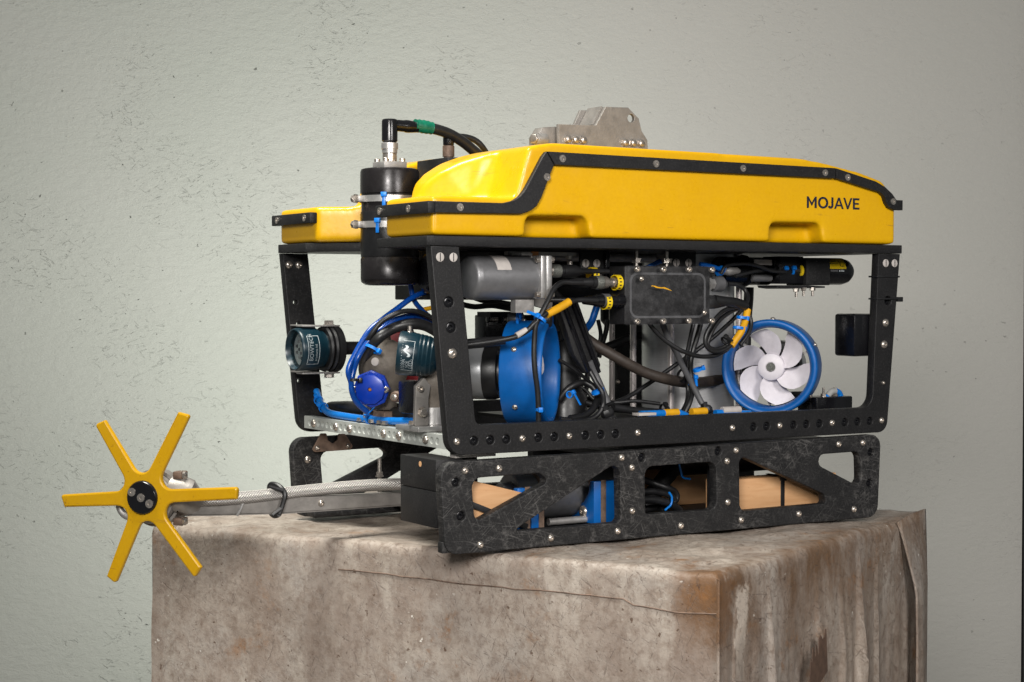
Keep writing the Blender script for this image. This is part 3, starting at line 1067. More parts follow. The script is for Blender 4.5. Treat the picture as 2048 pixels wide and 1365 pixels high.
# ---- lifting bracket on top
def build_lift():
    y0, y1 = 0.262, 0.318
    ol = [(0.414, 0.6585), (0.412, 0.7195), (0.494, 0.7215), (0.5155, 0.7565), (0.566, 0.758), (0.590, 0.739), (0.597, 0.716), (0.610, 0.700), (0.613, 0.6585)]
    me = upright(plate_mesh('lifting_bracket', [ol, circle(0.5725, 0.7385, 0.0078, 16)], 0.008, 0.0008), y0)
    L = link('lifting_bracket', me, 'cast', ROV)
    ol2 = [(0.414, 0.6585), (0.412, 0.717), (0.480, 0.7195), (0.498, 0.7545), (0.566, 0.7565), (0.590, 0.739), (0.597, 0.716), (0.610, 0.700), (0.613, 0.6585)]
    me = upright(plate_mesh('bracket_plate', [ol2, circle(0.5725, 0.7385, 0.0078, 16)], 0.008, 0.0008), y1)
    link('bracket_plate', me, 'cast', L)
    rot = Matrix.Rotation(R(-60), 3, 'Y')
    MB().box((0.505, (y0 + y1) / 2 + 0.004, 0.7395), (0.040, y1 - y0 - 0.010, 0.006), rot).build('bracket_web', 'cast', L)
    MB().span((0.512, y0 + 0.0085, 0.7525), (0.560, y1 - 0.0005, 0.7560)).build('bracket_web', 'cast', L)
    MB().prism(rounded([(0.372, 0.6585), (0.374, 0.694), (0.386, 0.7135), (0.4185, 0.7165), (0.4185, 0.6585)], 0.004, 3), 'y', y0 + 0.012, y0 + 0.040, 0.001).build('bracket_lug', 'cast', L)
    MB().prism(rounded([(0.6, 0.6585), (0.603, 0.690), (0.614, 0.688), (0.618, 0.6585)], 0.004, 3), 'y', y0 + 0.0085, y0 + 0.030, 0.001).build('bracket_lug', 'cast', L)
    m = MB().rcyl((0.364, y0 + 0.004, 0.6905), (0.388, y0 + 0.004, 0.6905), 0.0105)
    m.build('pivot_bolt', 'alumdull', L)
    screw(L, F_HEX, (0.366, y0 + 0.004, 0.6905), (-0.9, -0.4, 0), 'bolt').scale = (1.1, 1.1, 1.2)
    for x in (0.430, 0.4465, 0.463, 0.5565, 0.5745, 0.5925):
        screw(L, F_HEX, (x, y0, 0.6925), (0, -1, 0.0), 'bolt').scale = (0.75, 0.75, 1.1)
build_lift()

# ---- sonar housing standing in the front notch
def build_sonar():
    x, y = 0.083, 0.29
    s = MB().lathe((x, y, 0.4265), (0, 0, 1), [(0, 0.030), (0.001, 0.042), (0.006, 0.0495), (0.012, 0.0505), (0.046, 0.0505), (0.047, 0.0495), (0.192, 0.0490), (0.199, 0.0465)], 40).build('sonar_housing', 'anodblack', ROV, True, 50)
    MB().lathe((x, y, 0.4755), (0, 0, 1), [(0, 0.0497), (0.002, 0.0503), (0.075, 0.0507), (0.078, 0.0497)], 40).build('tape_wrap', 'tape', s)
    MB().lathe((x, y, 0.584), (0, 0, 1), [(0, 0.0493), (0.001, 0.0510), (0.038, 0.0508), (0.0425, 0.0490), (0.0440, 0.044), (0.0440, 0)], 40).build('end_cap', 'anodblack', s)
    for z, m_ in ((0.575, 0.25), (0.531, -0.1)):
        c = MB().lathe((x, y, z - 0.0055), (0, 0, 1), [(0, 0.0508), (0, 0.0522), (0.011, 0.0522), (0.011, 0.0508)], 40, False).build('hose_clamp', 'alum', s)
        a = R(215)
        px, py = x + 0.054 * math.cos(a), y + 0.054 * math.sin(a)
        MB().box((x + 0.0545 * math.cos(R(170)), y + 0.0545 * math.sin(R(170)), z), (0.010, 0.022, 0.011), Matrix.Rotation(R(170), 3, 'Z'), 0.002).build('clamp_screw_housing', 'alumdull', s)
        d = Vector((-0.30, 0.95, 0)).normalized()
        screw(s, F_HEX, (x - 0.062, y + 0.006, z), d, 'bolt').scale = (0.8, 0.8, 1)
        a = R(232 if z > 0.55 else 220)
        n_ = Vector((math.cos(a), math.sin(a), 0))
        q = Vector((x, y, z)) + n_ * 0.0545
        m = MB().box(q + Vector((0, 0, 0.006)), (0.008, 0.010, 0.008), Matrix.Rotation(a, 3, 'Z'), 0.001)
        m.box(q + Vector((0, 0, -0.006)), (0.003, 0.006, 0.018), Matrix.Rotation(a, 3, 'Z'), 0.0006)
        m.build('cable_tie', 'bluetie', s)
    # connector on the lid
    MB().span((x - 0.022, y - 0.022, 0.6285), (x + 0.022, y + 0.022, 0.6395), 0.001).build('connector_flange', 'alumdull', s)
    for dx in (-0.016, 0.016):
        for dy in (-0.016, 0.016):
            screw(s, F_CAP, (x + dx, y + dy, 0.6395), (0, 0, 1))
    MB().lathe((x, y, 0.6395), (0, 0, 1), [(0, 0.0125), (0.014, 0.0125), (0.014, 0.0105), (0.036, 0.0105)], 20).build('connector_stem', 'steel', s)
    MB().lathe((x, y, 0.654), (0, 0, 1), [(0, 0.0115), (0.001, 0.0132), (0.0075, 0.0132), (0.0080, 0.0145), (0.018, 0.0145), (0.019, 0.012)], 24).build('coupling_ring', 'alum', s)
    MB().lathe((x, y, 0.673), (0, 0, 1), [(0, 0.011), (0.003, 0.0138), (0.036, 0.0138), (0.0395, 0.0128), (0.0405, 0.0105), (0.0405, 0)], 20).build('elbow_plug', 'glossblack', s)
    MB().lathe((x + 0.006, y, 0.7035), (1, 0, -0.03), [(0, 0.0100), (0.022, 0.0102), (0.026, 0.0112), (0.034, 0.0108), (0.054, 0.0085)], 16).build('elbow_plug', 'glossblack', s)
    return s
SONAR = build_sonar()
# green tape round the sonar lead
m = MB().tube(crom([(0.132, 0.29, 0.705), (0.148, 0.29, 0.7038), (0.166, 0.29, 0.7018)], 4), [0.0115, 0.0105, 0.0120, 0.0110, 0.0122, 0.0112, 0.0118, 0.0105, 0.0112], 14)
m.build('tape_wrap', 'green', ROV)
# second lead: black block in the notch with its own small connector
BL = MB().span((0.163, 0.228, 0.5038), (0.250, 0.340, 0.6475), 0.002).build('penetrator_block', 'hdpe', ROV)
MB().lathe((0.205, 0.300, 0.6475), (0, 0, 1), [(0, 0.014), (0.003, 0.014), (0.003, 0.0085), (0.007, 0.0085), (0.007, 0.0105), (0.026, 0.0105), (0.027, 0.008)], 18).build('connector', 'rusty', BL)
MB().rcyl((0.205, 0.300, 0.674), (0.205, 0.300, 0.7015), 0.0098).build('elbow_plug', 'glossblack', BL)
MB().lathe((0.205, 0.303, 0.694), (0.75, 0.45, 0.02), [(0, 0.0075), (0.018, 0.008), (0.030, 0.006)], 12).build('elbow_plug', 'glossblack', BL)

# ---- cross bars
def bar(x0, name='cross_bar', screws=()):
    n = 27
    ys = [0.537 - 0.01855 * k for k in range(n)]
    ol = [(0.019, 0.1645), (0.561, 0.1645), (0.561, 0.1870), (0.019, 0.1870)]
    me = plate_mesh(name, [ol] + [circle(y, 0.1755, 0.0058, 10) for k, y in enumerate(ys) if k not in screws], 0.018, 0.0006)
    me.transform(Matrix(((0, 0, 1, x0), (1, 0, 0, 0), (0, 1, 0, 0), (0, 0, 0, 1))))
    o = link(name, me, 'galvanised', ROV)
    for k in screws:
        screw(o, F_BUTTON, (x0, ys[k], 0.1755), (-1, 0, 0)).scale = (1.05, 1.05, 1.2)
    return o
bar(0.045, screws=(1, 6, 9, 16, 19, 24))
bar(0.170)
bar(0.90)

# ---- thrusters
def blade_mesh():
    bm = bmesh.new()
    nr, nc = 8, 7
    top, bot = [], []
    for side, lst in ((0.0011, top), (-0.0011, bot)):
        for i in range(nr + 1):
            t = i / nr
            r = 0.0215 + 0.0495 * t
            chord = 0.021 + 0.027 * math.sin(min(1, t * 1.1) * 1.9)
            if t > 0.8:
                chord *= 1 - 1.6 * (t - 0.8)
            mid = 0.42 * t ** 1.5
            row = []
            for j in range(nc + 1):
                s = j / nc - 0.5
                a = mid + s * chord / r * (1.0 if s < 0 else 1.0) + 0.10 * (t ** 3) * (1 if s > 0 else 0.3)
                zz = -s * chord * (0.75 - 0.35 * t) + side * (1 - abs(s) * 1.2)
                row.append(bm.verts.new((r * math.cos(a), r * math.sin(a), zz)))
            lst.append(row)
    for i in range(nr):
        for j in range(nc):
            bm.faces.new([top[i][j], top[i + 1][j], top[i + 1][j + 1], top[i][j + 1]])
            bm.faces.new([bot[i][j], bot[i][j + 1], bot[i + 1][j + 1], bot[i + 1][j]])
    for i in range(nr):
        bm.faces.new([top[i][0], bot[i][0], bot[i + 1][0], top[i + 1][0]])
        bm.faces.new([top[i][nc], top[i + 1][nc], bot[i + 1][nc], bot[i][nc]])
    for j in range(nc):
        bm.faces.new([top[nr][j], bot[nr][j], bot[nr][j + 1], top[nr][j + 1]])
        bm.faces.new([top[0][j], top[0][j + 1], bot[0][j + 1], bot[0][j]])
    bmesh.ops.recalc_face_normals(bm, faces=bm.faces[:])
    me = bpy.data.meshes.new('propeller_blade'); bm.to_mesh(me); bm.free()
    me.shade_smooth(); me.set_sharp_from_angle(angle=R(50))
    me.materials.append(MATS['white'])
    return me
BLADE = blade_mesh()

def thruster(c, ax, spin, motor_len, label):
    ax = Vector(ax).normalized()
    c = Vector(c)
    L = 0.072
    o = c - ax * L / 2
    t = MB().lathe(o, ax, [(0, 0.0785), (0, 0.0865), (0.003, 0.0880), (0.066, 0.0885), (0.0700, 0.0876), (0.072, 0.0850), (0.0715, 0.0810),
                           (0.068, 0.0765), (0.060, 0.0738), (0.045, 0.0728), (0.020, 0.0728), (0.004, 0.0750), (0, 0.0785)], 72, False).build('thruster', 'blue', ROV, True, 60)
    t['label'] = label
    # motor and its boots behind the propeller
    MB().lathe(c - ax * 0.052, -ax, [(0, 0.030), (0, 0.0440), (0.010, 0.0470), (0.024, 0.0470), (0.024, 0.044)], 36).build('motor_boot', 'rubber', t)
    MB().lathe(c - ax * 0.076, -ax, [(0, 0.0455), (0.002, 0.0465), (motor_len, 0.0465), (motor_len + 0.006, 0.043), (motor_len + 0.006, 0)], 40).build('motor', 'motorgrey', t)
    MB().lathe(c - ax * 0.052, ax, [(0, 0.030), (0.030, 0.026), (0.040, 0.021)], 24).build('motor_nose', 'rubber', t)
    # struts from motor to ring
    for k in range(3):
        a = spin + k * 2.094
        u, v, d = frame_of(ax)
        r_ = u * math.cos(a) + v * math.sin(a)
        s_ = d.cross(r_)
        Mx = Matrix((r_, s_, d)).transposed()
        MB().box(c - ax * 0.024 + r_ * 0.054, (0.054, 0.004, 0.012), Mx).build('strut', 'alumdull', t)
    MB().lathe(c - ax * 0.012, ax, [(0, 0.0250), (0.018, 0.0255), (0.023, 0.0245), (0.026, 0.0205), (0.026, 0.0095), (0.0235, 0.0095), (0.0235, 0)], 28).build('propeller_hub', 'white', t)
    MB().lathe(c + ax * 0.0115, ax, [(0, 0.0084), (0.003, 0.0084), (0.003, 0.0062), (0.0022, 0.0062), (0.0022, 0.0048), (0.0045, 0.0045), (0.0045, 0.002), (0.002, 0.002), (0.002, 0)], 16).build('propeller_nut', 'knurl', t)
    for k in range(6):
        ob = bpy.data.objects.new('propeller_blade', BLADE)
        COL.objects.link(ob)
        adopt(ob, t)
        ob.matrix_basis = along(c, ax) @ Matrix.Rotation(spin + k * math.pi / 3, 4, 'Z')
    u, v, d = frame_of(ax)
    for a in (R(90), R(28), R(152), R(-38), R(218)):
        n_ = Vector((0, 0, 1)) * math.sin(a) + Vector((0, 0, 1)).cross(ax) * math.cos(a)
        screw(t, F_SMALL, c - ax * 0.012 + n_ * 0.0884, n_)
    return t
T1 = thruster((0.258, 0.112, 0.279), (0.72, -0.69, 0), 0.3, 0.060, 'blue ducted thruster seen from the side')
T2 = thruster((0.786, 0.112, 0.2775), (-0.75, -0.66, 0), 0.42, 0.055, 'blue ducted thruster showing its white propeller')
# rubber pads with blue ties on the crown of the first ring
for a, k in ((78, 0), (112, 1)):
    pass
pad = MB()
axv = Vector((0.72, -0.69, 0)).normalized()
tang = Vector((0, 0, 1)).cross(axv)
for off, ang in ((-0.028, 8), (0.026, -9)):
    n_ = Vector((0, 0, 1)) * math.cos(R(ang)) + tang * math.sin(R(ang))
    p = Vector((0.258, 0.112, 0.279)) + n_ * 0.0905 + axv * off
    MB().rcyl(p - axv * 0.013, p + axv * 0.013, 0.0125, 0.003, 18).build('rubber_pad', 'rubber', T1)
tie(T1, (0.235, 0.112, 0.3705), axv, 0.0132, 'bluetie', 0.0045, 0, headdir=(-0.2, -0.4, 0.9))
tie(T1, (0.284, 0.090, 0.3685), axv, 0.0132, 'bluetie', 0.0045, 0, headdir=(0.0, -0.4, 0.9))

# ---- camera motor in grey housing
def build_tilt_motor():
    y, z = 0.075, 0.4385
    o = MB().lathe((0.112, y, z), (1, 0, 0), [(0, 0), (0, 0.0310), (0.002, 0.0340), (0.006, 0.0362), (0.012, 0.0366), (0.118, 0.0366)], 44).build('motor_housing', 'greyanod', ROV, True, 50)
    # paper label curved round the top
    bm = bmesh.new()
    g = []
    for i in range(9):
        a = R(20 + 62 * i / 8)
        row = []
        for x in (0.1500, 0.1770):
            row.append(bm.verts.new((x, y - 0.0370 * math.cos(a) , z + 0.0370 * math.sin(a))))
        g.append(row)
    for i in range(8):
        bm.faces.new([g[i][0], g[i + 1][0], g[i + 1][1], g[i][1]])
    bmesh.ops.recalc_face_normals(bm, faces=bm.faces[:])
    me = bpy.data.meshes.new('paper_label'); bm.to_mesh(me); bm.free(); me.shade_smooth()
    lo = link('paper_label', me, 'paper', o)
    MB().span((0.230, y - 0.040, z - 0.034), (0.2405, y + 0.040, z + 0.037), 0.0015).build('flange', 'alum', o)
    MB().span((0.2410, y - 0.040, z - 0.034), (0.2520, y + 0.040, z + 0.037), 0.0015).build('flange', 'alum', o)
    for dy, dz in ((-0.034, 0.030), (-0.034, -0.028)):
        screw(o, F_CAP, (0.2298, y + dy, z + dz), (-1, 0, 0))
        screw(o, F_NUT, (0.2520, y + dy, z + dz), (1, 0, 0), 'nut')
    MB().span((0.196, 0.060, 0.381), (0.232, 0.075, 0.4025)).build('bracket', 'alumdull', o)
    MB().prism([(0.252, 0.392), (0.286, 0.384), (0.292, 0.412), (0.272, 0.437), (0.252, 0.441)], 'y', 0.090, 0.098, 0.001).build('bracket', 'cast', o)
    MB().span((0.208, 0.060, 0.476), (0.2290, 0.092, 0.4800)).build('bracket', 'alumdull', o)
    MB().span((0.2262, 0.060, 0.4620), (0.2290, 0.092, 0.4755)).build('bracket', 'alumdull', o)
    MB().lathe((0.252, 0.070, 0.4505), (1, 0, 0), [(0, 0.0062), (0.008, 0.0062), (0.008, 0.0095), (0.019, 0.0105)], 18).build('connector', 'steel', o)
    MB().lathe((0.2710, 0.070, 0.4505), (1, 0, 0), [(0, 0.0105), (0.001, 0.0115), (0.017, 0.0115), (0.018, 0.010)], 18).build('coupling_ring', 'knurl', o)
    MB().lathe((0.289, 0.070, 0.4505), (1, 0, 0), [(0, 0.0092), (0.006, 0.0092), (0.006, 0.0108), (0.032, 0.0108), (0.046, 0.0050), (0.100, 0.0045)], 16).build('cable_boot', 'rubber', o)
build_tilt_motor()

# ---- junction box
def build_jbox():
    b = MB().span((0.402, 0.0405, 0.3600), (0.586, 0.088, 0.4600), 0.003).build('junction_box', 'hdpe', ROV)
    ol = rounded([(0.4005, 0.3585), (0.5875, 0.3585), (0.5875, 0.4610), (0.4005, 0.4610)], 0.004, 4)
    l = link('clear_lid', upright(plate_mesh('clear_lid', [ol], 0.011, 0.0012), 0.0285), 'clearlid', b)
    ring = rounded([(0.4125, 0.3705), (0.5755, 0.3705), (0.5755, 0.4490), (0.4125, 0.4490)], 0.016, 6)
    ring2 = rounded([(0.4165, 0.3745), (0.5715, 0.3745), (0.5715, 0.4450), (0.4165, 0.4450)], 0.013, 6)
    link('gasket', upright(plate_mesh('gasket', [ring, ring2], 0.0009, 0.0002), 0.0397), 'greycable', b)
    for x in (0.418, 0.473, 0.528, 0.581):
        for z in (0.4545, 0.3655):
            screw(b, F_CAP, (x - (0.003 if x > 0.57 else 0), 0.0285, z), (0, -1, 0))
    for x, z in ((0.429, 0.438), (0.564, 0.380)):
        screw(b, F_SMALL, (x, 0.0285, z), (0, -1, 0))
    # orange grease pencil mark
    m = MB()
    pts = [(0.450, 0.4268), (0.457, 0.4262), (0.463, 0.4242), (0.470, 0.4235), (0.477, 0.4240), (0.484, 0.4215), (0.491, 0.4188), (0.493, 0.4172),
           (0.484, 0.4195), (0.475, 0.4215), (0.468, 0.4218), (0.460, 0.4225), (0.453, 0.4252), (0.449, 0.4248)]
    link('paint_mark', upright(plate_mesh('paint_mark', [pts], 0.0004, 0.0001), 0.0279), 'sleeve', b)
    # plugs on the left end
    MB().lathe((0.4015, 0.050, 0.4315), (-1, 0, 0), [(0, 0.0085), (0.020, 0.0085), (0.020, 0.0068), (0.030, 0.0068), (0.030, 0.0100), (0.040, 0.0112), (0.040, 0)], 18).build('connector', 'steel', b)
    MB().lathe((0.3615, 0.050, 0.4315), (-1, 0, 0), [(0, 0.0105), (0.001, 0.0118), (0.013, 0.0118), (0.014, 0.0110)], 20).build('coupling_ring', 'knurl', b)
    MB().lathe((0.3475, 0.050, 0.4315), (-1, 0, 0), [(0, 0.0105), (0.008, 0.0105), (0.008, 0.0082), (0.036, 0.0075), (0.052, 0.0045)], 16).build('cable_boot', 'rubber', b)
    for x, y, z, a in ((0.387, 0.050, 0.4315, 0), (0.358, 0.080, 0.4445, 0), (0.362, 0.046, 0.3985, 0)):
        m = MB().lathe((x, y, z), (1, 0, 0), [(0, 0.0118), (0, 0.0132), (0.0105, 0.0132), (0.0105, 0.0118)], 24, False)
        mk = m.build('cable_marker', 'label', b)
        for k in range(5):
            aa = R(150 + 25 * k)
            n_ = Vector((0, math.cos(aa), math.sin(aa)))
            MB().box(Vector((x + 0.005, y, z)) + n_ * 0.0133, (0.0042, 0.0020, 0.0008), Matrix((Vector((1, 0, 0)), Vector((1, 0, 0)).cross(n_) * -1, n_)).transposed()).build('marker_print', 'ink', mk)
    MB().lathe((0.4015, 0.046, 0.4010), (-1, 0, 0), [(0, 0.0115), (0.002, 0.0120), (0.014, 0.0122), (0.015, 0.0112), (0.052, 0.0112), (0.062, 0.0085), (0.080, 0.0065)], 20).build('cable_boot', 'glossblack', b)
    MB().lathe((0.3725, 0.046, 0.4010), (-1, 0, 0), [(0, 0.0112), (0.0003, 0.0117), (0.013, 0.0117), (0.0133, 0.0112)], 20, False).build('coupling_ring', 'greycable', b)
    # plug on the right end
    MB().lathe((0.586, 0.058, 0.430), (1, 0, 0), [(0, 0.0105), (0.006, 0.0105), (0.006, 0.0125), (0.011, 0.0125), (0.011, 0.010), (0.020, 0.0095)], 6).build('connector', 'alum', b)
    MB().lathe((0.606, 0.058, 0.430), (1, 0, 0), [(0, 0.0125), (0.001, 0.0140), (0.018, 0.0140), (0.020, 0.0120), (0.028, 0.006)], 18).build('coupling_ring', 'greycable', b)
    MB().lathe((0.586, 0.055, 0.398), (1, 0, 0), [(0, 0.0125), (0.020, 0.012), (0.045, 0.008)], 16).build('cable_boot', 'rubber', b)
build_jbox()
# yellow sleeve on the lead that crosses the first thruster
SL = MB().tube(crom([(0.2805, 0.0275, 0.399), (0.258, 0.0245, 0.3885), (0.2325, 0.0215, 0.3785)], 4), 0.0068, 14).build('cable_sleeve', 'sleeve', ROV)

# ---- vertical electronics pod and tie rods
POD = MB().lathe((0.727, 0.29, 0.172), (0, 0, 1), [(0, 0.094), (0.012, 0.094), (0.012, 0.0885), (0.300, 0.0885), (0.300, 0.096), (0.315, 0.096)], 64).build('electronics_pod', 'podsteel', ROV)
for x, y in ((0.584, 0.27), (0.612, 0.19), (0.784, 0.206), (0.86, 0.37), (0.64, 0.42)):
    MB().cyl((x, y, 0.165), (x, y, 0.4872), 0.0058, None, 14).build('tie_rod', 'rod', ROV)
MB().span((0.556, 0.150, 0.160), (0.885, 0.430, 0.171), 0.001).build('base_plate', 'hdpe', ROV)

# ---- lamp and its bracket at the rear end under the plate
def build_rear_light():
    b = MB().span((0.852, 0.092, 0.4290), (0.910, 0.150, 0.4800), 0.0015).build('light_bracket', 'hdpe', ROV)
    MB().span((0.795, 0.100, 0.4315), (0.8515, 0.150, 0.4820), 0.001).build('bracket', 'glossblack', b)
    MB().prism([(0.782, 0.4285), (0.86, 0.4285), (0.90, 0.4270), (0.90, 0.4240), (0.805, 0.4220), (0.785, 0.4240)], 'y', 0.095, 0.150).build('bracket', 'hdpe', b)
    MB().lathe((0.910, 0.121, 0.4555), (1, 0, 0), [(0, 0.0255), (0.050, 0.0255), (0.063, 0.0225), (0.072, 0.0160), (0.076, 0.008), (0.077, 0)], 32).build('lamp_dome', 'glossblack', b)
    # printed label wrapped on the dome
    def patch(x0, x1, a0, a1, mat, name, rr=0.0258):
        bm = bmesh.new()
        g = []
        for i in range(9):
            a = R(a0 + (a1 - a0) * i / 8)
            g.append([bm.verts.new((x, 0.121 - rr * math.cos(a), 0.4555 + rr * math.sin(a))) for x in (x0, x1)])
        for i in range(8):
            bm.faces.new([g[i][0], g[i + 1][0], g[i + 1][1], g[i][1]])
        bmesh.ops.recalc_face_normals(bm, faces=bm.faces[:])
        me = bpy.data.meshes.new(name); bm.to_mesh(me); bm.free(); me.shade_smooth()
        return link(name, me, mat, b)
    patch(0.912, 0.9540, 10, 68, 'label', 'warning_label')
    for a in (32, 44, 50, 56):
        patch(0.9140, 0.9370 - (a % 5) * 0.001, a, a + 2.4, 'ink', 'label_print', 0.0260)
    patch(0.940, 0.9412, 22, 56, 'ink', 'label_print', 0.0260)
    patch(0.940, 0.951, 20, 22.5, 'ink', 'label_print', 0.0260)
    patch(0.914, 0.933, -2, 6, 'greycable', 'label_print', 0.0258)
    for k in range(4):
        patch(0.9355 + k * 0.0035, 0.9372 + k * 0.0035, -2, 5, 'printwhite', 'label_print', 0.0258)
    for x, z in ((0.880, 0.480), (0.850, 0.4245), (0.872, 0.4245), (0.832, 0.4225)):
        up_ = 1 if z > 0.45 else -1
        screw(b, F_NUT, (x, 0.098, z - 0.006 if up_ > 0 else z), (0, 0, -1), 'nut')
        MB().cyl((x, 0.098, z - 0.004), (x, 0.098, z - 0.016), 0.0026, None, 8).build('stud', 'steel', b)
    # plug entering the bracket face
    MB().lathe((0.852, 0.108, 0.4560), (-1, 0, 0), [(0, 0.0085), (0.022, 0.0085), (0.024, 0.0070), (0.034, 0.0065), (0.034, 0)], 16).build('connector', 'rubber', b)
    MB().lathe((0.8495, 0.108, 0.4560), (-1, 0, 0), [(0, 0.0095), (0, 0.0125), (0.006, 0.0125), (0.006, 0.0095)], 20, False).build('cable_marker', 'label', b)
    tie(b, (0.826, 0.106, 0.4555), (1, 0, 0), 0.0078, 'bluetie', 0.005, 0)
    tie(b, (0.808, 0.106, 0.4555), (1, 0, 0), 0.0065, 'bluetie', 0.005, 0)
    MB().lathe((0.690, 0.150, 0.4550), (1, 0, 0), [(0, 0.026), (0.055, 0.026), (0.055, 0.030), (0.060, 0.030), (0.060, 0.026), (0.115, 0.026)], 28).build('camera_body', 'glossblack', b)
    MB().lathe((0.745, 0.122, 0.4420), (1, 0, 0), [(0, 0.004), (0.002, 0.007), (0.045, 0.007), (0.048, 0.004)], 14).build('camera_body', 'greyanod', b)
    MB().span((0.750, 0.1195, 0.4660), (0.792, 0.1215, 0.4760)).build('maker_plate', 'paper', b)
    MB().lathe((0.660, 0.105, 0.4540), (1, 0, 0), [(0, 0.0072), (0.010, 0.0072), (0.010, 0.006), (0.016, 0.0085), (0.038, 0.0065), (0.044, 0.003)], 16).build('connector', 'alumdull', b)
    tie(b, (0.657, 0.105, 0.4540), (1, 0, 0), 0.0078, 'bluetie', 0.007, 0)
build_rear_light()

# ---- pan and tilt unit and lamps in the open front
def build_pan_tilt():
    c = Vector((0.082, 0.305, 0.292))
    t = MB().lathe(c + Vector((0, 0, -0.080)), (0, 0, 1), [(0, 0.018), (0.004, 0.020), (0.020, 0.019), (0.036, 0.027), (0.055, 0.037), (0.075, 0.0415), (0.090, 0.040), (0.104, 0.034), (0.114, 0.025), (0.120, 0.014), (0.122, 0)], 40).build('pan_tilt_unit', 'bronze', ROV, True, 60)
    MB().lathe(c + Vector((0.0, 0.004, 0.040)), (0, 0, 1), [(0, 0.012), (0.006, 0.011), (0.009, 0.006), (0.009, 0)], 12).build('boss', 'bronze', t)
    ax = Vector((-0.68, -0.73, -0.05)).normalized()
    q = Vector((0.041, 0.278, 0.2495))
    MB().lathe(q - ax * 0.016, ax, [(0, 0.024), (0.004, 0.0275), (0.022, 0.0275), (0.0265, 0.0260), (0.028, 0.0225), (0.028, 0.0038), (0.024, 0.0035), (0.024, 0)], 10).build('blue_cap', 'bluecap', t, True, 30)
    MB().lathe(q - ax * 0.004, ax, [(0, 0.0325), (0.006, 0.0325), (0.008, 0.030)], 3 + 5).build('cap_flange', 'bluecap', t)
    side = Vector((0, 0, 1)).cross(ax).normalized()
    for s in (-1, 1):
        screw(t, F_CAP, q + side * s * 0.0275 + ax * 0.004, ax)
    MB().lathe(q + ax * 0.0095, ax, [(0, 0.0032), (0.0015, 0.002), (0.0015, 0)], 10).build('pin', 'copper', t)
    n_ = Vector((-0.80, -0.60, 0.0)).normalized()
    MB().lathe(c + n_ * 0.036 + Vector((0, 0, 0.004)), n_, [(0, 0.0075), (0.006, 0.0072), (0.0065, 0.006), (0.0065, 0)], 16).build('plug_screw', 'paper', t)
    # yoke arms and base
    MB().prism(rounded([(0.060, 0.188), (0.108, 0.188), (0.104, 0.210), (0.064, 0.210)], 0.003, 2), 'y', 0.275, 0.335, 0.002).build('base', 'rusty', t)
    MB().span((0.052, 0.318, 0.190), (0.058, 0.332, 0.228)).build('clip_strap', 'alum', t)
    for y in (0.25, 0.27, 0.30, 0.345):
        screw(t, F_NUT, (0.052, y, 0.190), (0, 0, 1), 'nut')
    MB().lathe((0.070, 0.235, 0.238), (-0.7, -0.6, 0), [(0, 0.010), (0.012, 0.010), (0.014, 0.007), (0.02, 0.007)], 14).build('motor_lug', 'rusty', t)
    screw(t, F_NUT, (0.058, 0.225, 0.238), (-0.7, -0.6, 0), 'nut')
    # black plugs lying on the bar
    MB().lathe((0.090, 0.545, 0.2030), (0.0, -1, 0.02), [(0, 0.009), (0.012, 0.0105), (0.075, 0.0135), (0.155, 0.0135), (0.157, 0.0115), (0.19, 0.0110)], 18).build('cable_boot', 'rubber', t)
    MB().lathe((0.090, 0.300, 0.2050), (0.05, -1, -0.02), [(0, 0.0125), (0.10, 0.0125), (0.19, 0.012)], 18).build('cable_boot', 'rubber', t)
    # second gearbox close to the near post
    g = MB().lathe((0.078, 0.130, 0.197), (0, 0, 1), [(0, 0.0190), (0.030, 0.0190), (0.030, 0.0170), (0.044, 0.0175), (0.052, 0.022), (0.070, 0.0245), (0.085, 0.022), (0.092, 0.012), (0.092, 0)], 28).build('gearbox', 'bronze', ROV, True, 60)
    MB().lathe((0.078, 0.130, 0.1975), (0, 0, 1), [(0, 0.0195), (0.028, 0.0195)], 28).build('gearbox_collar', 'alum', g)
    MB().prism(rounded([(0.032, 0.197), (0.058, 0.197), (0.058, 0.242), (0.062, 0.262), (0.050, 0.276), (0.034, 0.262), (0.034, 0.245)], 0.003, 3), 'y', 0.106, 0.114, 0.001).build('clamp_arm', 'cast', g)
    screw(g, F_HEX, (0.046, 0.106, 0.219), (0, -1, 0), 'bolt').scale = (0.9, 0.9, 0.9)
    screw(g, F_CAP, (0.041, 0.106, 0.258), (0, -1, 0))
    screw(g, F_NUT, (0.033, 0.118, 0.199), (0, 0, 1), 'nut')
    MB().span((0.030, 0.090, 0.1880), (0.100, 0.170, 0.1965), 0.001).build('clamp_foot', 'alum', g)
    MB().span((0.052, 0.150, 0.212), (0.085, 0.205, 0.268), 0.006).build('motor_block', 'glossblack', g)
build_pan_tilt()
# red reel behind the pan-tilt unit
MB().lathe((0.175, 0.410, 0.285), (-0.6, -0.8, 0), [(0, 0.020), (0, 0.060), (0.010, 0.062), (0.016, 0.058), (0.016, 0.02)], 36).build('motor_cover', 'red', ROV)

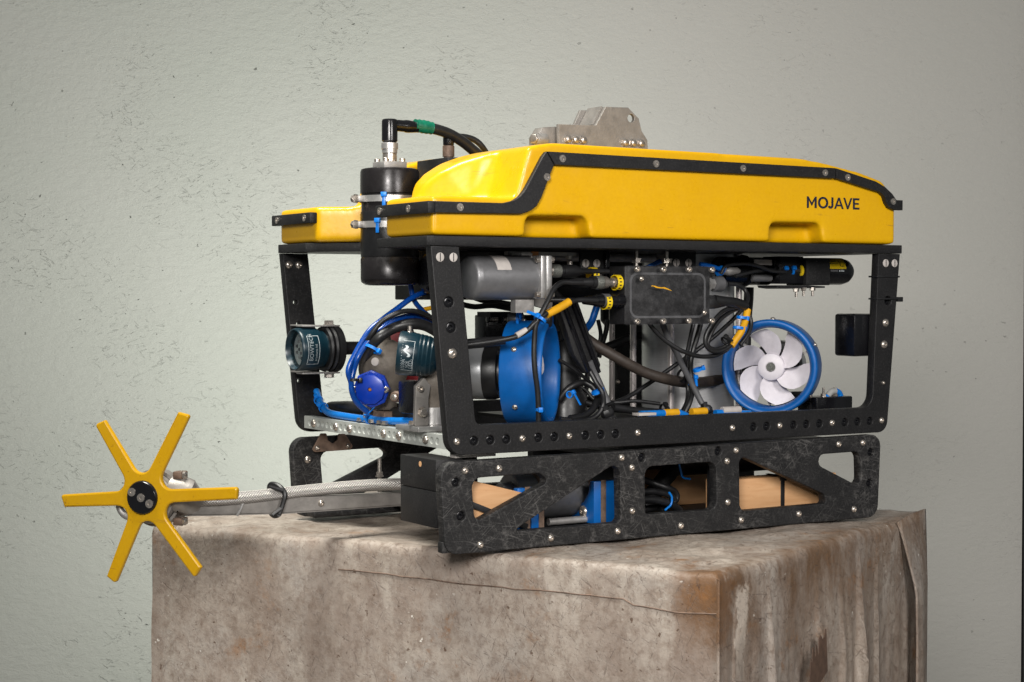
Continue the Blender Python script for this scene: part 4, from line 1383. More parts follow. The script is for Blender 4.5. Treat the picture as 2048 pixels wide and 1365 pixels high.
def wrap_text(body, size, o, ax, r, a_mid, t_mid, run, mat, parent, name='lettering'):
    """Lettering wrapped on a cylinder; run='axis' reads along it, 'round' reads round it."""
    me = text_mesh(name, body, size, 0.0001)
    xs = [v.co.x for v in me.vertices]; ys = [v.co.y for v in me.vertices]
    cx, cy = (min(xs) + max(xs)) / 2, (min(ys) + max(ys)) / 2
    ax = Vector(ax).normalized()
    e = Vector((0, 0, 1)); e = (e - ax * e.dot(ax)).normalized()
    s = ax.cross(e)
    for v in me.vertices:
        if run == 'axis':
            t, arc = v.co.x - cx, v.co.y - cy
        else:
            t, arc = -(v.co.y - cy), v.co.x - cx
        a = a_mid + arc / r
        v.co = Vector(o) + ax * (t_mid + t) + (e * math.sin(a) + s * math.cos(a)) * (r + 0.0003)
    return link(name, me, mat, parent)

def ring_frame(o, ax, r, a0, a1, t0, t1, wd, mat, parent, name='printed_frame'):
    ax = Vector(ax).normalized()
    e = Vector((0, 0, 1)); e = (e - ax * e.dot(ax)).normalized()
    s = ax.cross(e)
    bm = bmesh.new()
    def P(a, t):
        return Vector(o) + ax * t + (e * math.sin(a) + s * math.cos(a)) * (r + 0.0003)
    def quad(aa, ab, ta, tb, n):
        prev = None
        for i in range(n + 1):
            a = aa + (ab - aa) * i / n
            cur = (bm.verts.new(P(a, ta)), bm.verts.new(P(a, tb)))
            if prev:
                bm.faces.new([prev[0], cur[0], cur[1], prev[1]])
            prev = cur
    quad(a0, a1, t0, t0 + wd, 12); quad(a0, a1, t1 - wd, t1, 12)
    quad(a0, a0 + wd / r, t0 + wd, t1 - wd, 1); quad(a1 - wd / r, a1, t0 + wd, t1 - wd, 1)
    me = bpy.data.meshes.new(name); bm.to_mesh(me); bm.free(); me.shade_smooth()
    return link(name, me, mat, parent)

def build_lamps():
    # lamp on the far front post, pointing ahead
    o = Vector((-0.012, 0.480, 0.3125)); ax = Vector((1, 0.02, 0.01)).normalized()
    r = 0.0385
    L = MB().lathe(o, ax, [(0.020, 0.0290), (0.004, 0.0335), (0.0, 0.0355), (0.0005, 0.0372), (0.005, 0.0388), (0.040, 0.0385), (0.046, 0.0350), (0.052, 0.0345), (0.052, 0.031), (0.075, 0.031)], 48, True).build('lamp', 'teal', ROV, True, 55)
    L['label'] = 'round lamp with an LED face, clamped to the far front post'
    MB().lathe(o, ax, [(0.0150, 0), (0.0150, 0.0298)], 32).build('led_board', 'lampglow', L)
    for k in range(13):
        rr, a = (0.0165, k * 0.698) if k < 9 else (0.007, k * 1.571)
        e = Vector((0, 0, 1)); s = ax.cross(e).normalized()
        p = o + ax * 0.0150 + (e * math.sin(a) + s * math.cos(a)) * rr
        MB().lathe(p, -ax, [(0, 0.0034), (0.0015, 0.0030), (0.0015, 0.0012), (0.0008, 0.0012), (0.0008, 0)], 8).build('led', 'greycable' if k % 3 else 'alum', L)
    MB().lathe(o, ax, [(0.0085, 0), (0.0085, 0.0318), (0.0095, 0.0316), (0.0095, 0)], 32).build('front_glass', 'glass', L)
    for t in (0.056, 0.066):
        MB().lathe(o + ax * t, ax, [(0, 0.031), (0, 0.0400), (0.004, 0.0415), (0.0065, 0.0400), (0.0065, 0.031)], 40, False).build('clamp_ring', 'rubber', L)
    MB().lathe(o + ax * 0.0725, ax, [(0, 0.030), (0.001, 0.0425), (0.012, 0.0425), (0.016, 0.034), (0.020, 0.015), (0.022, 0.0125), (0.060, 0.0115), (0.060, 0)], 40).build('lamp_socket', 'rubber', L)
    for sgn in (1, -1):
        MB().span((o.x + 0.010, 0.466, o.z + sgn * 0.0425 - 0.0015), (o.x + 0.085, 0.492, o.z + sgn * 0.0425 + 0.0012), 0.0005).build('bracket_strap', 'alumdull', L)
        screw(L, F_HEX, (o.x + 0.069, 0.479, o.z + sgn * 0.0432), (0, 0, sgn), 'bolt').scale = (1.05, 1.05, 1.1)
    for sgn in (1, -1):
        MB().span((o.x + 0.030, 0.4925, o.z + sgn * 0.0425 - 0.0015), (o.x + 0.055, 0.5618, o.z + sgn * 0.0425 + 0.0012), 0.0004).build('bracket_strap', 'alumdull', L)
    wrap_text('BOWTECH', 0.0105, o, ax, 0.0386, R(8), 0.0175, 'round', 'printwhite', L)
    wrap_text('products ltd', 0.0062, o, ax, 0.0386, R(-8), 0.0270, 'round', 'printwhite', L)
    ring_frame(o, ax, 0.0386, R(-42), R(40), 0.0105, 0.0330, 0.0007, 'printwhite', L)
    # lamp on the near post, pointing inwards across the front
    q = Vector((0.0135, 0.128, 0.3165)); a2 = Vector((0.84, -0.53, -0.12)).normalized()
    K = MB().lathe(q, a2, [(0.012, 0.024), (0.0, 0.0310), (0.0, 0.0345), (0.004, 0.0362), (0.030, 0.0352), (0.034, 0.0340), (0.036, 0.0350), (0.040, 0.0335), (0.042, 0.0342), (0.047, 0.0325),
                           (0.049, 0.0332), (0.054, 0.0305), (0.056, 0.0312), (0.062, 0.027), (0.066, 0.020), (0.070, 0.012)], 48, True).build('lamp', 'teal', ROV, True, 35)
    K['label'] = 'dark teal LED lamp seen side-on beside the near post'
    MB().lathe(q, a2, [(0.0115, 0), (0.0115, 0.024)], 24).build('led_board', 'lampglow', K)
    mid = R(180 + 8)
    wrap_text('LED-', 0.0085, q, a2, 0.0357, R(-24), 0.0235, 'round', 'printwhite', K)
    wrap_text('1100R', 0.0070, q, a2, 0.0358, R(-26), 0.0120, 'round', 'printwhite', K)
    wrap_text('VOE', 0.0065, q, a2, 0.0357, R(-27), 0.0180, 'round', 'printwhite', K)
    ring_frame(q, a2, 0.0357, R(-46), R(38), 0.0080, 0.0275, 0.0006, 'printwhite', K)
    e = Vector((0, 0, 1)); e = (e - a2 * e.dot(a2)).normalized(); s = a2.cross(e)
    bm = bmesh.new()
    prev = None
    for i in range(13):
        t = i / 12
        a = R(-6 + 30 * t)
        tt = 0.0145 + 0.003 * math.sin(t * 9) - 0.002 * t + 0.004 * (1 - t)
        cur = [bm.verts.new(q + a2 * (tt + dt) + (e * math.sin(a) + s * math.cos(a)) * 0.0361) for dt in (-0.0022, 0.0022)]
        if prev:
            bm.faces.new([prev[0], cur[0], cur[1], prev[1]])
        prev = cur
    me = bpy.data.meshes.new('wave_mark'); bm.to_mesh(me); bm.free()
    link('wave_mark', me, 'printwhite', K)
    screw(K, F_CAP, (0.030, 0.118, 0.345), (0, 0, 1))
    MB().cyl((0.030, 0.118, 0.343), (0.030, 0.118, 0.360), 0.0035, None, 10).build('stud', 'steel', K)
build_lamps()

# ---- assorted brackets and dark gear under the plate
UB = MB().span((0.150, 0.235, 0.4020), (0.560, 0.400, 0.4868), 0.002).build('valve_pack', 'hdpe', ROV)
MB().lathe((0.150, 0.245, 0.447), (-1, 0, 0), [(0, 0.034), (0.018, 0.034), (0.026, 0.026), (0.026, 0)], 28).build('valve_cap', 'glossblack', UB)
RB = MB().span((0.212, 0.110, 0.4775), (0.352, 0.122, 0.4835)).build('mounting_rail', 'alumdull', ROV)
for x in (0.275, 0.335):
    screw(RB, F_NUT, (x, 0.112, 0.4775), (0, 0, -1), 'nut')
    screw(RB, F_CAP, (x, 0.108, 0.468), (0, 0, -1))
MB().span((0.258, 0.1085, 0.4765), (0.272, 0.1095, 0.4840)).build('copper_strip', 'copper', RB)
BK = MB().span((0.352, 0.100, 0.4300), (0.400, 0.106, 0.4868), 0.0006).build('hanger_bracket', 'hdpe', ROV)
MB().span((0.4005, 0.094, 0.4300), (0.4085, 0.106, 0.4868), 0.0006).build('bracket_edge', 'glossblack', BK)
for x in (0.362, 0.385):
    screw(BK, F_SLOT, (x, 0.100, 0.465), (0, -1, 0), 'slotted_screw', R(90))
screw(BK, F_BUTTON, (0.388, 0.100, 0.4465), (0, -1, 0))
BK2 = MB().span((0.540, 0.100, 0.4300), (0.600, 0.106, 0.4868), 0.0006).build('hanger_bracket', 'hdpe', ROV)
for x in (0.556, 0.583):
    screw(BK2, F_SLOT, (x, 0.100, 0.468), (0, -1, 0), 'slotted_screw', R(90))
for x in (0.455, 0.520):
    MB().cyl((x, 0.080, 0.4868), (x, 0.080, 0.4600), 0.0035, None, 10).build('stud', 'steel', ROV)
    screw(ROV, F_HEX, (x, 0.080, 0.474), (0, 0, -1), 'nut')
MB().lathe((0.30, 0.20, 0.478), (1, 0, 0), [(0, 0.008), (0.28, 0.008)], 12).build('pipe', 'alumdull', ROV)
# slanted black arm with two ribs
AR = MB().prism(rounded([(0.316, 0.398), (0.358, 0.402), (0.4065, 0.289), (0.402, 0.272), (0.376, 0.2745), (0.352, 0.305)], 0.005, 3), 'y', 0.118, 0.136, 0.002).build('arm_plate', 'hdpe', ROV)
for p0, p1 in (((0.346, 0.399), (0.401, 0.2755)), ((0.328, 0.394), (0.380, 0.278))):
    MB().tube([(p0[0], 0.1165, p0[1]), (p1[0], 0.1165, p1[1])], 0.0045, 8).build('rib', 'glossblack', AR)
MB().span((0.300, 0.330, 0.3120), (0.500, 0.372, 0.3740), 0.002).build('control_box', 'glossblack', ROV)
for x in (0.303, 0.330, 0.357):
    MB().cyl((x, 0.325, 0.366), (x + 0.018, 0.325, 0.366), 0.0035, None, 10).build('screw', 'steel', ROV)
    MB().rcyl((x - 0.004, 0.325, 0.366), (x, 0.325, 0.366), 0.0062, 0.001, 12).build('screw', 'glossblack', ROV)
MB().span((0.240, 0.215, 0.372), (0.300, 0.26, 0.381)).build('bracket', 'hdpe', ROV)
FP = upright(plate_mesh('partition', [rounded([(0.655, 0.160), (0.780, 0.160), (0.800, 0.486), (0.640, 0.486), (0.642, 0.36), (0.672, 0.33), (0.676, 0.24), (0.668, 0.20)], 0.006, 3)], 0.012), 0.452)
FP = link('partition', FP, 'hdpe', ROV)
screw(FP, F_BUTTON, (0.676, 0.452, 0.238), (0, -1, 0)).scale = (0.7, 0.7, 1)
HB = MB().span((0.382, 0.225, 0.345), (0.412, 0.26, 0.400), 0.001).build('hanger_bracket', 'hdpe', ROV)
screw(HB, F_BUTTON, (0.396, 0.225, 0.360), (0, -1, 0))
MB().span((0.395, 0.230, 0.285), (0.400, 0.240, 0.346)).build('strap', 'rubber', HB)
# round black body low in the frame behind the first thruster
MB().lathe((0.385, 0.200, 0.170), (0, 0, 1), [(0, 0.040), (0.060, 0.040), (0.075, 0.030), (0.135, 0.028), (0.16, 0.015)], 24).build('pump_body', 'rubber', ROV)
MB().span((0.30, 0.10, 0.1905), (0.70, 0.36, 0.1965)).build('base_plate', 'hdpe', ROV)
# black sensor box in the rear corner with studs
RS = MB().span((0.872, 0.085, 0.1750), (0.962, 0.140, 0.2195), 0.003).build('sensor_box', 'glossblack', ROV)
for x in (0.902, 0.930):
    MB().cyl((x, 0.100, 0.2195), (x, 0.100, 0.2365), 0.0025, None, 8).build('stud', 'steel', RS)
    screw(RS, F_NUT, (x, 0.100, 0.2195), (0, 0, 1), 'nut')
MB().lathe((0.905, 0.150, 0.2150), (-1, 0.1, 0), [(0, 0.0125), (0.060, 0.0125), (0.060, 0.0145), (0.066, 0.0145), (0.068, 0.010), (0.085, 0.010)], 18).build('connector', 'rubber', RS)
# grey leads end in black couplings by the lower rail
for p, d in (((0.4010, 0.098, 0.2150), (0.45, -0.1, -0.9)), ((0.610, 0.088, 0.214), (0.30, -0.05, -0.95))):
    MB().lathe(p, d, [(-0.004, 0.0066), (0.003, 0.0066), (0.003, 0.0105), (0.008, 0.0128), (0.015, 0.0122), (0.017, 0.0105), (0.024, 0.0120), (0.030, 0.0100)], 8).build('cable_coupling', 'rubber', ROV)
for x0, x1, m_ in ((0.500, 0.530, 'sleeve'), (0.560, 0.592, 'sleeve'), (0.628, 0.668, 'paper')):
    MB().tube([(x0, 0.060, 0.2045), (x1, 0.060, 0.2047)], 0.0069, 12).build('cable_sleeve', m_, ROV)
MB().span((0.425, 0.030, 0.2038), (0.462, 0.050, 0.2085), 0.0005).build('maker_plate', 'paper', ROV)

# ---- cables
CABLES = [
    ('cable', .0095, 'rubber', [(.133, .29, .705), (.164, .29, .702), (.199, .292, .695), (.231, .296, .682), (.254, .3, .669), (.281, .31, .655)]),
    ('cable', .0055, 'rubber', [(.225, .33, .694), (.256, .33, .694), (.277, .33, .689), (.292, .33, .678), (.31, .34, .663)]),
    ('cable', .0045, 'navy', [(.122, .29, .433), (.13, .29, .402), (.155, .3, .381), (.204, .33, .357)]),
    ('cable', .005, 'navy', [(.203, .3, .421), (.164, .29, .418), (.124, .28, .407), (.089, .28, .385), (.063, .28, .368), (.036, .28, .347), (.011, .28, .31), (-.002, .28, .283), (.003, .28, .262), (.005, .28, .245), (.014, .28, .227), (.034, .28, .21)]),
    ('cable', .005, 'navy', [(.181, .27, .35), (.155, .27, .366), (.129, .27, .374), (.102, .27, .373), (.074, .27, .364), (.049, .27, .347), (.029, .275, .326), (.014, .275, .304), (.009, .28, .285), (.004, .28, .266)]),
    ('cable', .0045, 'rubber', [(.169, .25, .359), (.145, .25, .37), (.118, .25, .381), (.093, .25, .383), (.069, .25, .377), (.049, .26, .363), (.034, .27, .339), (.033, .29, .321), (.042, .32, .298), (.063, .35, .262)]),
    ('cable', .0095, 'rubber', [(.174, .24, .329), (.152, .25, .347), (.125, .25, .359), (.096, .25, .36), (.073, .26, .353), (.048, .26, .339), (.04, .28, .321), (.045, .31, .3), (.058, .34, .276), (.08, .36, .243)]),
    ('cable', .004, 'sleeve', [(.188, .3, .391), (.171, .3, .388), (.136, .3, .38), (.123, .3, .367)]),
    ('cable', .0045, 'rubber', [(.309, .03, .431), (.289, .03, .431), (.268, .03, .431), (.249, .025, .421), (.235, .02, .403), (.221, .018, .382), (.211, .02, .363), (.209, .022, .339), (.208, .022, .312), (.21, .022, .285), (.216, .024, .255), (.219, .026, .225), (.222, .03, .189)]),
    ('cable', .0045, 'rubber', [(.339, .03, .401), (.305, .03, .402), (.284, .028, .399), (.255, .024, .389), (.229, .02, .379), (.209, .02, .365), (.197, .025, .352), (.177, .03, .342), (.157, .04, .337), (.132, .05, .333), (.09, .06, .328)]),
    ('cable', .01, 'hose', [(.396, .16, .339), (.416, .15, .323), (.436, .14, .31), (.466, .13, .292), (.506, .125, .273), (.547, .12, .261), (.61, .145, .252), (.687, .185, .249), (.758, .215, .254), (.835, .25, .269), (.876, .27, .284)]),
    ('cable', .004, 'rubber', [(.472, .07, .367), (.479, .07, .357), (.499, .07, .339), (.522, .065, .322), (.546, .06, .31), (.579, .06, .302), (.612, .06, .303), (.635, .06, .311), (.645, .055, .322)]),
    ('cable', .0055, 'greycable', [(.523, .1, .367), (.537, .1, .338), (.554, .1, .313), (.572, .1, .282), (.59, .1, .254), (.602, .095, .229), (.607, .09, .216)]),
    ('cable', .0065, 'greycable', [(.383, .12, .296), (.396, .12, .273), (.405, .11, .243), (.409, .1, .222)]),
    ('cable', .004, 'rubber', [(.604, .11, .366), (.598, .11, .344), (.595, .115, .317), (.593, .12, .289), (.601, .13, .265), (.606, .13, .239), (.595, .12, .217), (.575, .11, .198)]),
    ('cable', .005, 'rubber', [(.629, .12, .366), (.62, .12, .339), (.61, .12, .312), (.604, .12, .289), (.597, .11, .263), (.6, .11, .24), (.587, .1, .219), (.574, .1, .197)]),
    ('cable', .004, 'rubber', [(.694, .07, .386), (.657, .06, .389), (.625, .055, .381), (.599, .05, .362), (.584, .05, .339), (.585, .05, .321), (.6, .05, .311), (.621, .05, .312), (.642, .05, .322)]),
    ('cable', .004, 'rubber', [(.69, .07, .391), (.659, .07, .382), (.627, .065, .366), (.603, .06, .342), (.596, .06, .322), (.61, .06, .314), (.63, .06, .317), (.642, .055, .324)]),
    ('cable', .004, 'rubber', [(.729, .12, .391), (.7, .12, .365), (.667, .13, .336), (.635, .14, .311), (.597, .15, .286), (.563, .16, .263), (.539, .17, .246), (.5, .17, .227), (.457, .16, .217), (.428, .16, .214)]),
    ('cable', .009, 'rubber', [(.602, .05, .402), (.626, .05, .399), (.653, .055, .397), (.68, .06, .391)]),
    ('cable', .0065, 'sleeve', [(.686, .06, .384), (.676, .055, .363), (.663, .05, .345), (.649, .05, .329), (.641, .05, .32)]),
    ('cable', .004, 'rubber', [(.672, .1, .431), (.695, .1, .429), (.712, .1, .42), (.711, .09, .404), (.696, .08, .388), (.698, .07, .375), (.698, .065, .357), (.686, .06, .339), (.669, .06, .321)]),
    ('cable', .0032, 'rubber', [(.649, .09, .449), (.66, .09, .463), (.692, .09, .467), (.721, .09, .466), (.751, .09, .459), (.769, .09, .454), (.801, .09, .453)]),
    ('cable', .0032, 'rubber', [(.689, .1, .445), (.724, .1, .452), (.759, .1, .457), (.789, .1, .456), (.813, .1, .457)]),
    ('cable', .004, 'navylight', [(.609, .1, .466), (.637, .1, .462), (.664, .1, .454)]),
    ('cable', .0045, 'navylight', [(.481, .12, .451), (.513, .12, .461), (.535, .12, .47), (.559, .12, .473)]),
    ('cable', .0065, 'navylight', [(.459, .2, .402), (.45, .2, .38), (.442, .2, .362), (.428, .2, .347), (.418, .2, .331)]),
    ('cable', .0032, 'rubber', [(.334, .14, .298), (.357, .14, .286), (.383, .14, .269), (.404, .14, .253), (.417, .14, .235), (.425, .14, .213)]),
    ('cable', .006, 'rubber', [(.347, .16, .228), (.363, .15, .249), (.39, .15, .257), (.404, .14, .25), (.408, .13, .234), (.394, .12, .215), (.366, .11, .202), (.33, .1, .199)]),
    ('cable', .005, 'rubber', [(.364, .18, .235), (.394, .18, .227), (.419, .17, .218), (.45, .16, .208), (.492, .15, .204), (.528, .14, .201), (.577, .13, .198)]),
    ('cable', .0045, 'rubber', [(.31, .1, .199), (.351, .1, .194), (.382, .1, .2), (.399, .1, .219), (.397, .1, .242), (.391, .11, .259), (.383, .12, .281)]),
    ('cable', .0035, 'rubber', [(.386, .2, .242), (.412, .2, .249), (.427, .19, .237), (.437, .18, .224), (.466, .16, .219), (.503, .15, .221), (.55, .14, .215)]),
    ('cable', .007, 'rubber', [(.42, .1, .215), (.451, .1, .21), (.488, .1, .205), (.543, .1, .201), (.576, .1, .197)]),
    ('cable', .005, 'rubber', [(.462, .3, .365), (.49, .3, .309), (.501, .3, .253), (.485, .3, .188)]),
    ('cable', .004, 'rubber', [(.525, .3, .364), (.531, .3, .336), (.524, .3, .308), (.507, .3, .271)]),
    ('cable', .005, 'rubber', [(.581, .35, .363), (.577, .35, .34), (.568, .35, .314), (.561, .35, .292)]),
    ('cable', .008, 'rubber', [(.724, .36, .343), (.676, .36, .335), (.629, .36, .324), (.588, .36, .312), (.559, .36, .306)]),
    ('cable', .005, 'rubber', [(.205, .25, .413), (.225, .25, .407), (.25, .25, .4), (.281, .25, .397), (.323, .25, .391)]),
    ('cable', .005, 'rubber', [(.187, .22, .394), (.212, .22, .39), (.248, .22, .392), (.281, .2, .386), (.257, .12, .395), (.269, .1, .401), (.293, .09, .402), (.327, .08, .401)]),
    ('cable', .007, 'rubber', [(.32, .14, .419), (.334, .14, .406), (.346, .14, .389), (.359, .14, .367)]),
    ('cable', .005, 'rubber', [(.312, .2, .437), (.359, .16, .45), (.388, .14, .454), (.406, .12, .45), (.434, .1, .437)]),
    ('cable', .01, 'rubber', [(.885, .3, .426), (.884, .3, .401), (.88, .3, .362), (.878, .3, .303)]),
    ('cable', .006, 'bluecable', [(.894, .1, .193), (.902, .1, .209), (.912, .1, .22)]),
    ('cable', .006, 'clearcable', [(.912, .1, .22), (.922, .1, .228), (.932, .1, .229)]),
    ('cable', .006, 'bluecable', [(.932, .1, .229), (.942, .1, .224), (.945, .1, .212), (.941, .1, .198)]),
    ('cable', .0065, 'bluecable', [(.548, .06, .198), (.537, .06, .202), (.524, .06, .204), (.449, .06, .204)]),
    ('cable', .006, 'bluecable', [(.692, .06, .197), (.646, .06, .2), (.613, .06, .201)]),
    ('skidcable', .006, 'rubber', [(.498, .12, .083), (.52, .12, .076), (.54, .11, .068), (.562, .11, .058), (.564, .11, .044), (.54, .11, .035), (.491, .11, .031)]),
    ('skidcable', .006, 'rubber', [(.478, .1, .064), (.51, .1, .063), (.543, .1, .054), (.552, .1, .041), (.522, .1, .03)]),
    ('skidcable', .007, 'rubber', [(.464, .08, .053), (.496, .08, .051), (.529, .08, .042), (.558, .09, .027)]),
    ('skidcable', .002, 'bluecable', [(.563, .1, .112), (.567, .1, .097), (.572, .1, .085), (.588, .1, .081)]),
    ('skidcable', .002, 'bluecable', [(.519, .07, .064), (.525, .07, .055), (.523, .07, .042), (.51, .07, .033)]),
]

for nm, r_, mt, pts in CABLES:
    if nm == 'cable':
        MB().tube(crom(pts, 5), r_, 10).build('cable', mt, ROV, True, 80)
# blue hose lying along the front bar, and the thick sleeve by the near post
MB().tube(crom([(0.070, 0.560, 0.232), (0.062, 0.528, 0.214), (0.058, 0.500, 0.202), (0.055, 0.470, 0.1965), (0.056, 0.412, 0.1945), (0.058, 0.325, 0.1940), (0.062, 0.243, 0.1960), (0.070, 0.150, 0.2010)], 5), 0.0065, 12).build('cable', 'bluecable', ROV)
MB().tube([(0.055, 0.075, 0.327), (0.110, 0.062, 0.331), (0.140, 0.055, 0.3335), (0.168, 0.049, 0.3360)], [0.0085, 0.0085, 0.0085, 0.0070], 14).build('cable_sleeve', 'rubber', ROV)
MB().tube([(0.178, 0.028, 0.344), (0.196, 0.026, 0.353)], 0.0052, 12).build('cable_sleeve', 'paper', ROV)
# ties
for p, d, r_, mt, tl, hd in (
        ((0.218, 0.019, 0.370), (-0.6, 0, -0.8), 0.0095, 'bluetie', 0.018, (-0.6, -0.5, 0.6)),
        ((0.221, 0.026, 0.222), (0, 0, 1), 0.0050, 'bluetie', 0.0, (-0.3, -0.9, 0)),
        ((0.608, 0.124, 0.2585), (1, 0, -0.15), 0.0105, 'bluetie', 0.014, (-0.2, -0.8, 0.3)),
        ((0.604, 0.099, 0.2770), (0.35, 0, -0.9), 0.0075, 'bluetie', 0.0, (0.8, -0.5, 0.2)),
        ((0.394, 0.113, 0.2420), (0.4, 0, -0.9), 0.0080, 'bluetie', 0.0, (0.6, -0.7, 0.3)),
        ((0.658, 0.052, 0.3520), (0.15, 0, 1), 0.0085, 'bluetie', 0.010, (0.9, -0.2, 0.1)),
        ((0.668, 0.055, 0.3700), (0.15, 0, 1), 0.0080, 'bluetie', 0.0, (0.9, -0.2, 0.1)),
        ((0.630, 0.052, 0.3290), (0.7, 0, 0.5), 0.0085, 'rubber', 0.012, (-0.5, -0.6, 0.6)),
        ((0.104, 0.265, 0.3520), (0.7, 0, 0.6), 0.0120, 'rubber', 0.010, (-0.5, -0.4, 0.7)),
        ((0.039, 0.271, 0.3180), (0.5, 0, 0.8), 0.0135, 'bluetie', 0.0, (0.3, -0.9, -0.2)),
        ((0.008, 0.280, 0.2660), (0.05, 0, 1), 0.0085, 'rubber', 0.0, (0.9, -0.4, 0.1)),
        ((0.059, 0.508, 0.2050), (0, 1, 0.4), 0.0080, 'bluetie', 0.0, (-0.8, -0.2, 0.4)),
        ((0.062, 0.535, 0.2170), (0.2, 1, 0.6), 0.0075, 'bluetie', 0.0, (-0.4, 0.2, 0.9)),
        ((0.0575, 0.318, 0.1940), (0, 1, 0), 0.0072, 'bluetie', 0.020, (-0.6, 0, 0.8)),
        ((0.585, 0.122, 0.2660), (1, 0, -0.3), 0.0105, 'rubber', 0.0, (-0.2, -0.4, 0.9)),
        ((0.528, 0.100, 0.2080), (1, 0, 0), 0.0085, 'rubber', 0.010, (0, -0.6, 0.8)),
        ((0.783, 0.092, 0.4590), (1, 0, 0), 0.0060, 'rubber', 0.0, (0, -0.5, 0.8)),
        ((0.330, 0.1, 0.240), (0.5, 0.3, 0), 0.0050, 'bluetie', 0.022, (0.6, -0.6, 0.5)),
):
    tie(ROV, p, d, r_, mt, 0.0048, tl, headdir=hd)

# ------------------------------------------------------------------ tool skid under the vehicle
SK = empty('tool_skid', (0.49, 0.29, 0.0))
tag(SK, 'scuffed black tool skid with triangular cut-outs under the vehicle, yellow star wheel on its arm', 'tool skid')
def skid_loops(extra=True):
    out = rounded([(0.0195, 0.1465), (0.0295, -0.0005), (0.9470, 0.0), (0.9545, 0.1530)], [0.026, 0.024, 0.024, 0.022], 7)
    holes = [
        rounded([(0.0770, 0.1190), (0.0835, 0.0480), (0.2240, 0.1060), (0.2050, 0.1205)], [0.016, 0.010, 0.012, 0.010], 5),
        rounded([(0.3640, 0.1330), (0.3665, 0.0290), (0.1560, 0.0290), (0.1700, 0.0370)], [0.014, 0.010, 0.002, 0.008], 5),
        rounded([(0.4160, 0.1200), (0.4180, 0.0395), (0.5700, 0.0375), (0.5680, 0.1215)], [0.016, 0.004, 0.016, 0.016], 5),
        rounded([(0.6195, 0.1300), (0.6215, 0.0315), (0.8230, 0.0325), (0.8160, 0.0500)], [0.010, 0.013, 0.010, 0.012], 5),
        rounded([(0.7600, 0.1220), (0.9030, 0.1235), (0.9055, 0.0570)], [0.012, 0.014, 0.012], 5)]
    return [out] + holes
blk = ((0.049, 0.114), (0.058, 0.060), (0.410, 0.136), (0.573, 0.139), (0.929, 0.121), (0.926, 0.064))
SP = link('skid_panel', upright(plate_mesh('skid_panel', skid_loops() + [circle(x, z, 0.0075) for x, z in blk], 0.020, 0.002), 0.0), 'hdpe_scuffed', SK)
for x, z in blk:
    screw(SP, F_BLACK, (x, 0.009, z), (0, -1, 0), 'recessed_screw')
for x, z in ((0.065, 0.132), (0.128, 0.132), (0.368, 0.138), (0.389, 0.120), (0.390, 0.047), (0.093, 0.012), (0.227, 0.013), (0.360, 0.015), (0.492, 0.015),
             (0.624, 0.016), (0.756, 0.018), (0.888, 0.018), (0.612, 0.139), (0.592, 0.121), (0.594, 0.049), (0.850, 0.139), (0.909, 0.139)):
    screw(SP, F_BUTTON, (x, 0.0, z), (0, -1, 0)).scale = (0.85, 0.85, 1)
SPF = link('skid_panel', upright(plate_mesh('skid_panel', skid_loops(), 0.020, 0.002), YW - 0.020), 'hdpe_scuffed', SK)
screw(SPF, F_BUTTON, (0.052, YW - 0.020, 0.105), (0, -1, 0))
MB().span((0.045, YW - 0.060, 0.0005), (0.235, YW - 0.0205, 0.016), 0.005).build('runner_pad', 'hdpe_scuffed', SK)
MB().span((0.026, 0.004, 0.002), (0.040, 0.0202, 0.020), 0.002).build('runner_pad', 'hdpe_scuffed', SK)
MB().span((0.250, 0.0205, 0.006), (0.930, YW - 0.0205, 0.016)).build('tray', 'hdpe', SK)
MB().span((0.400, 0.0205, 0.130), (0.930, YW - 0.0205, 0.140)).build('deck', 'hdpe', SK)
for x in (0.40, 0.595):
    MB().span((x, 0.0205, 0.0165), (x + 0.012, 0.06, 0.1295)).build('stiffener', 'hdpe', SK)
MB().span((0.60, 0.30, 0.0165), (0.90, 0.318, 0.1295)).build('stiffener', 'hdpe', SK)
MB().span((0.40, 0.33, 0.0165), (0.60, 0.348, 0.1295)).build('stiffener', 'hdpe', SK)
MB().lathe((0.60, 0.17, 0.104), (1, 0, 0.0), [(0, 0.0255), (0.32, 0.0255)], 20).build('pipe', 'rubber', SK)
MB().tube([(0.52, 0.15, 0.03), (0.62, 0.16, 0.12)], 0.016, 10).build('strut', 'hdpe', SK)
# rusty hanger
hg = rounded([(0.054, 0.124), (0.060, 0.120), (0.132, 0.121), (0.138, 0.127), (0.122, 0.151), (0.108, 0.152), (0.106, 0.141), (0.096, 0.134), (0.086, 0.141), (0.083, 0.154), (0.072, 0.154)], 0.003, 3)
H1 = link('hanger_plate', upright(plate_mesh('hanger_plate', [hg], 0.004, 0.0006), 0.545), 'rusty', SK)
for x, z in ((0.064, 0.1275), (0.127, 0.1285)):
    screw(H1, F_BUTTON, (x, 0.545, z), (0, -1, 0)).scale = (0.7, 0.7, 1)
MB().span((0.070, 0.5492, 0.1215), (0.124, 0.5595, 0.132)).build('hanger_spacer', 'hdpe', H1)
# black ballast box
BX = MB().span((0.024, 0.0215, 0.0990), (0.074, 0.142, 0.1490), 0.0015).build('ballast_box', 'hdpe', SK)
MB().span((0.0242, 0.0217, 0.0400), (0.0738, 0.1418, 0.0982), 0.0015).build('ballast_box_base', 'hdpe', BX)
MB().lathe((0.0243, 0.073, 0.1385), (-1, 0, 0), [(0, 0.005), (0.0005, 0.0048), (0.0006, 0.003), (0.0003, 0)], 7).build('chipped_paint', 'wood', BX)
MB().span((0.060, 0.0215, 0.1500), (0.135, 0.040, 0.1545), 0.0005).build('spacer', 'paper', SK)
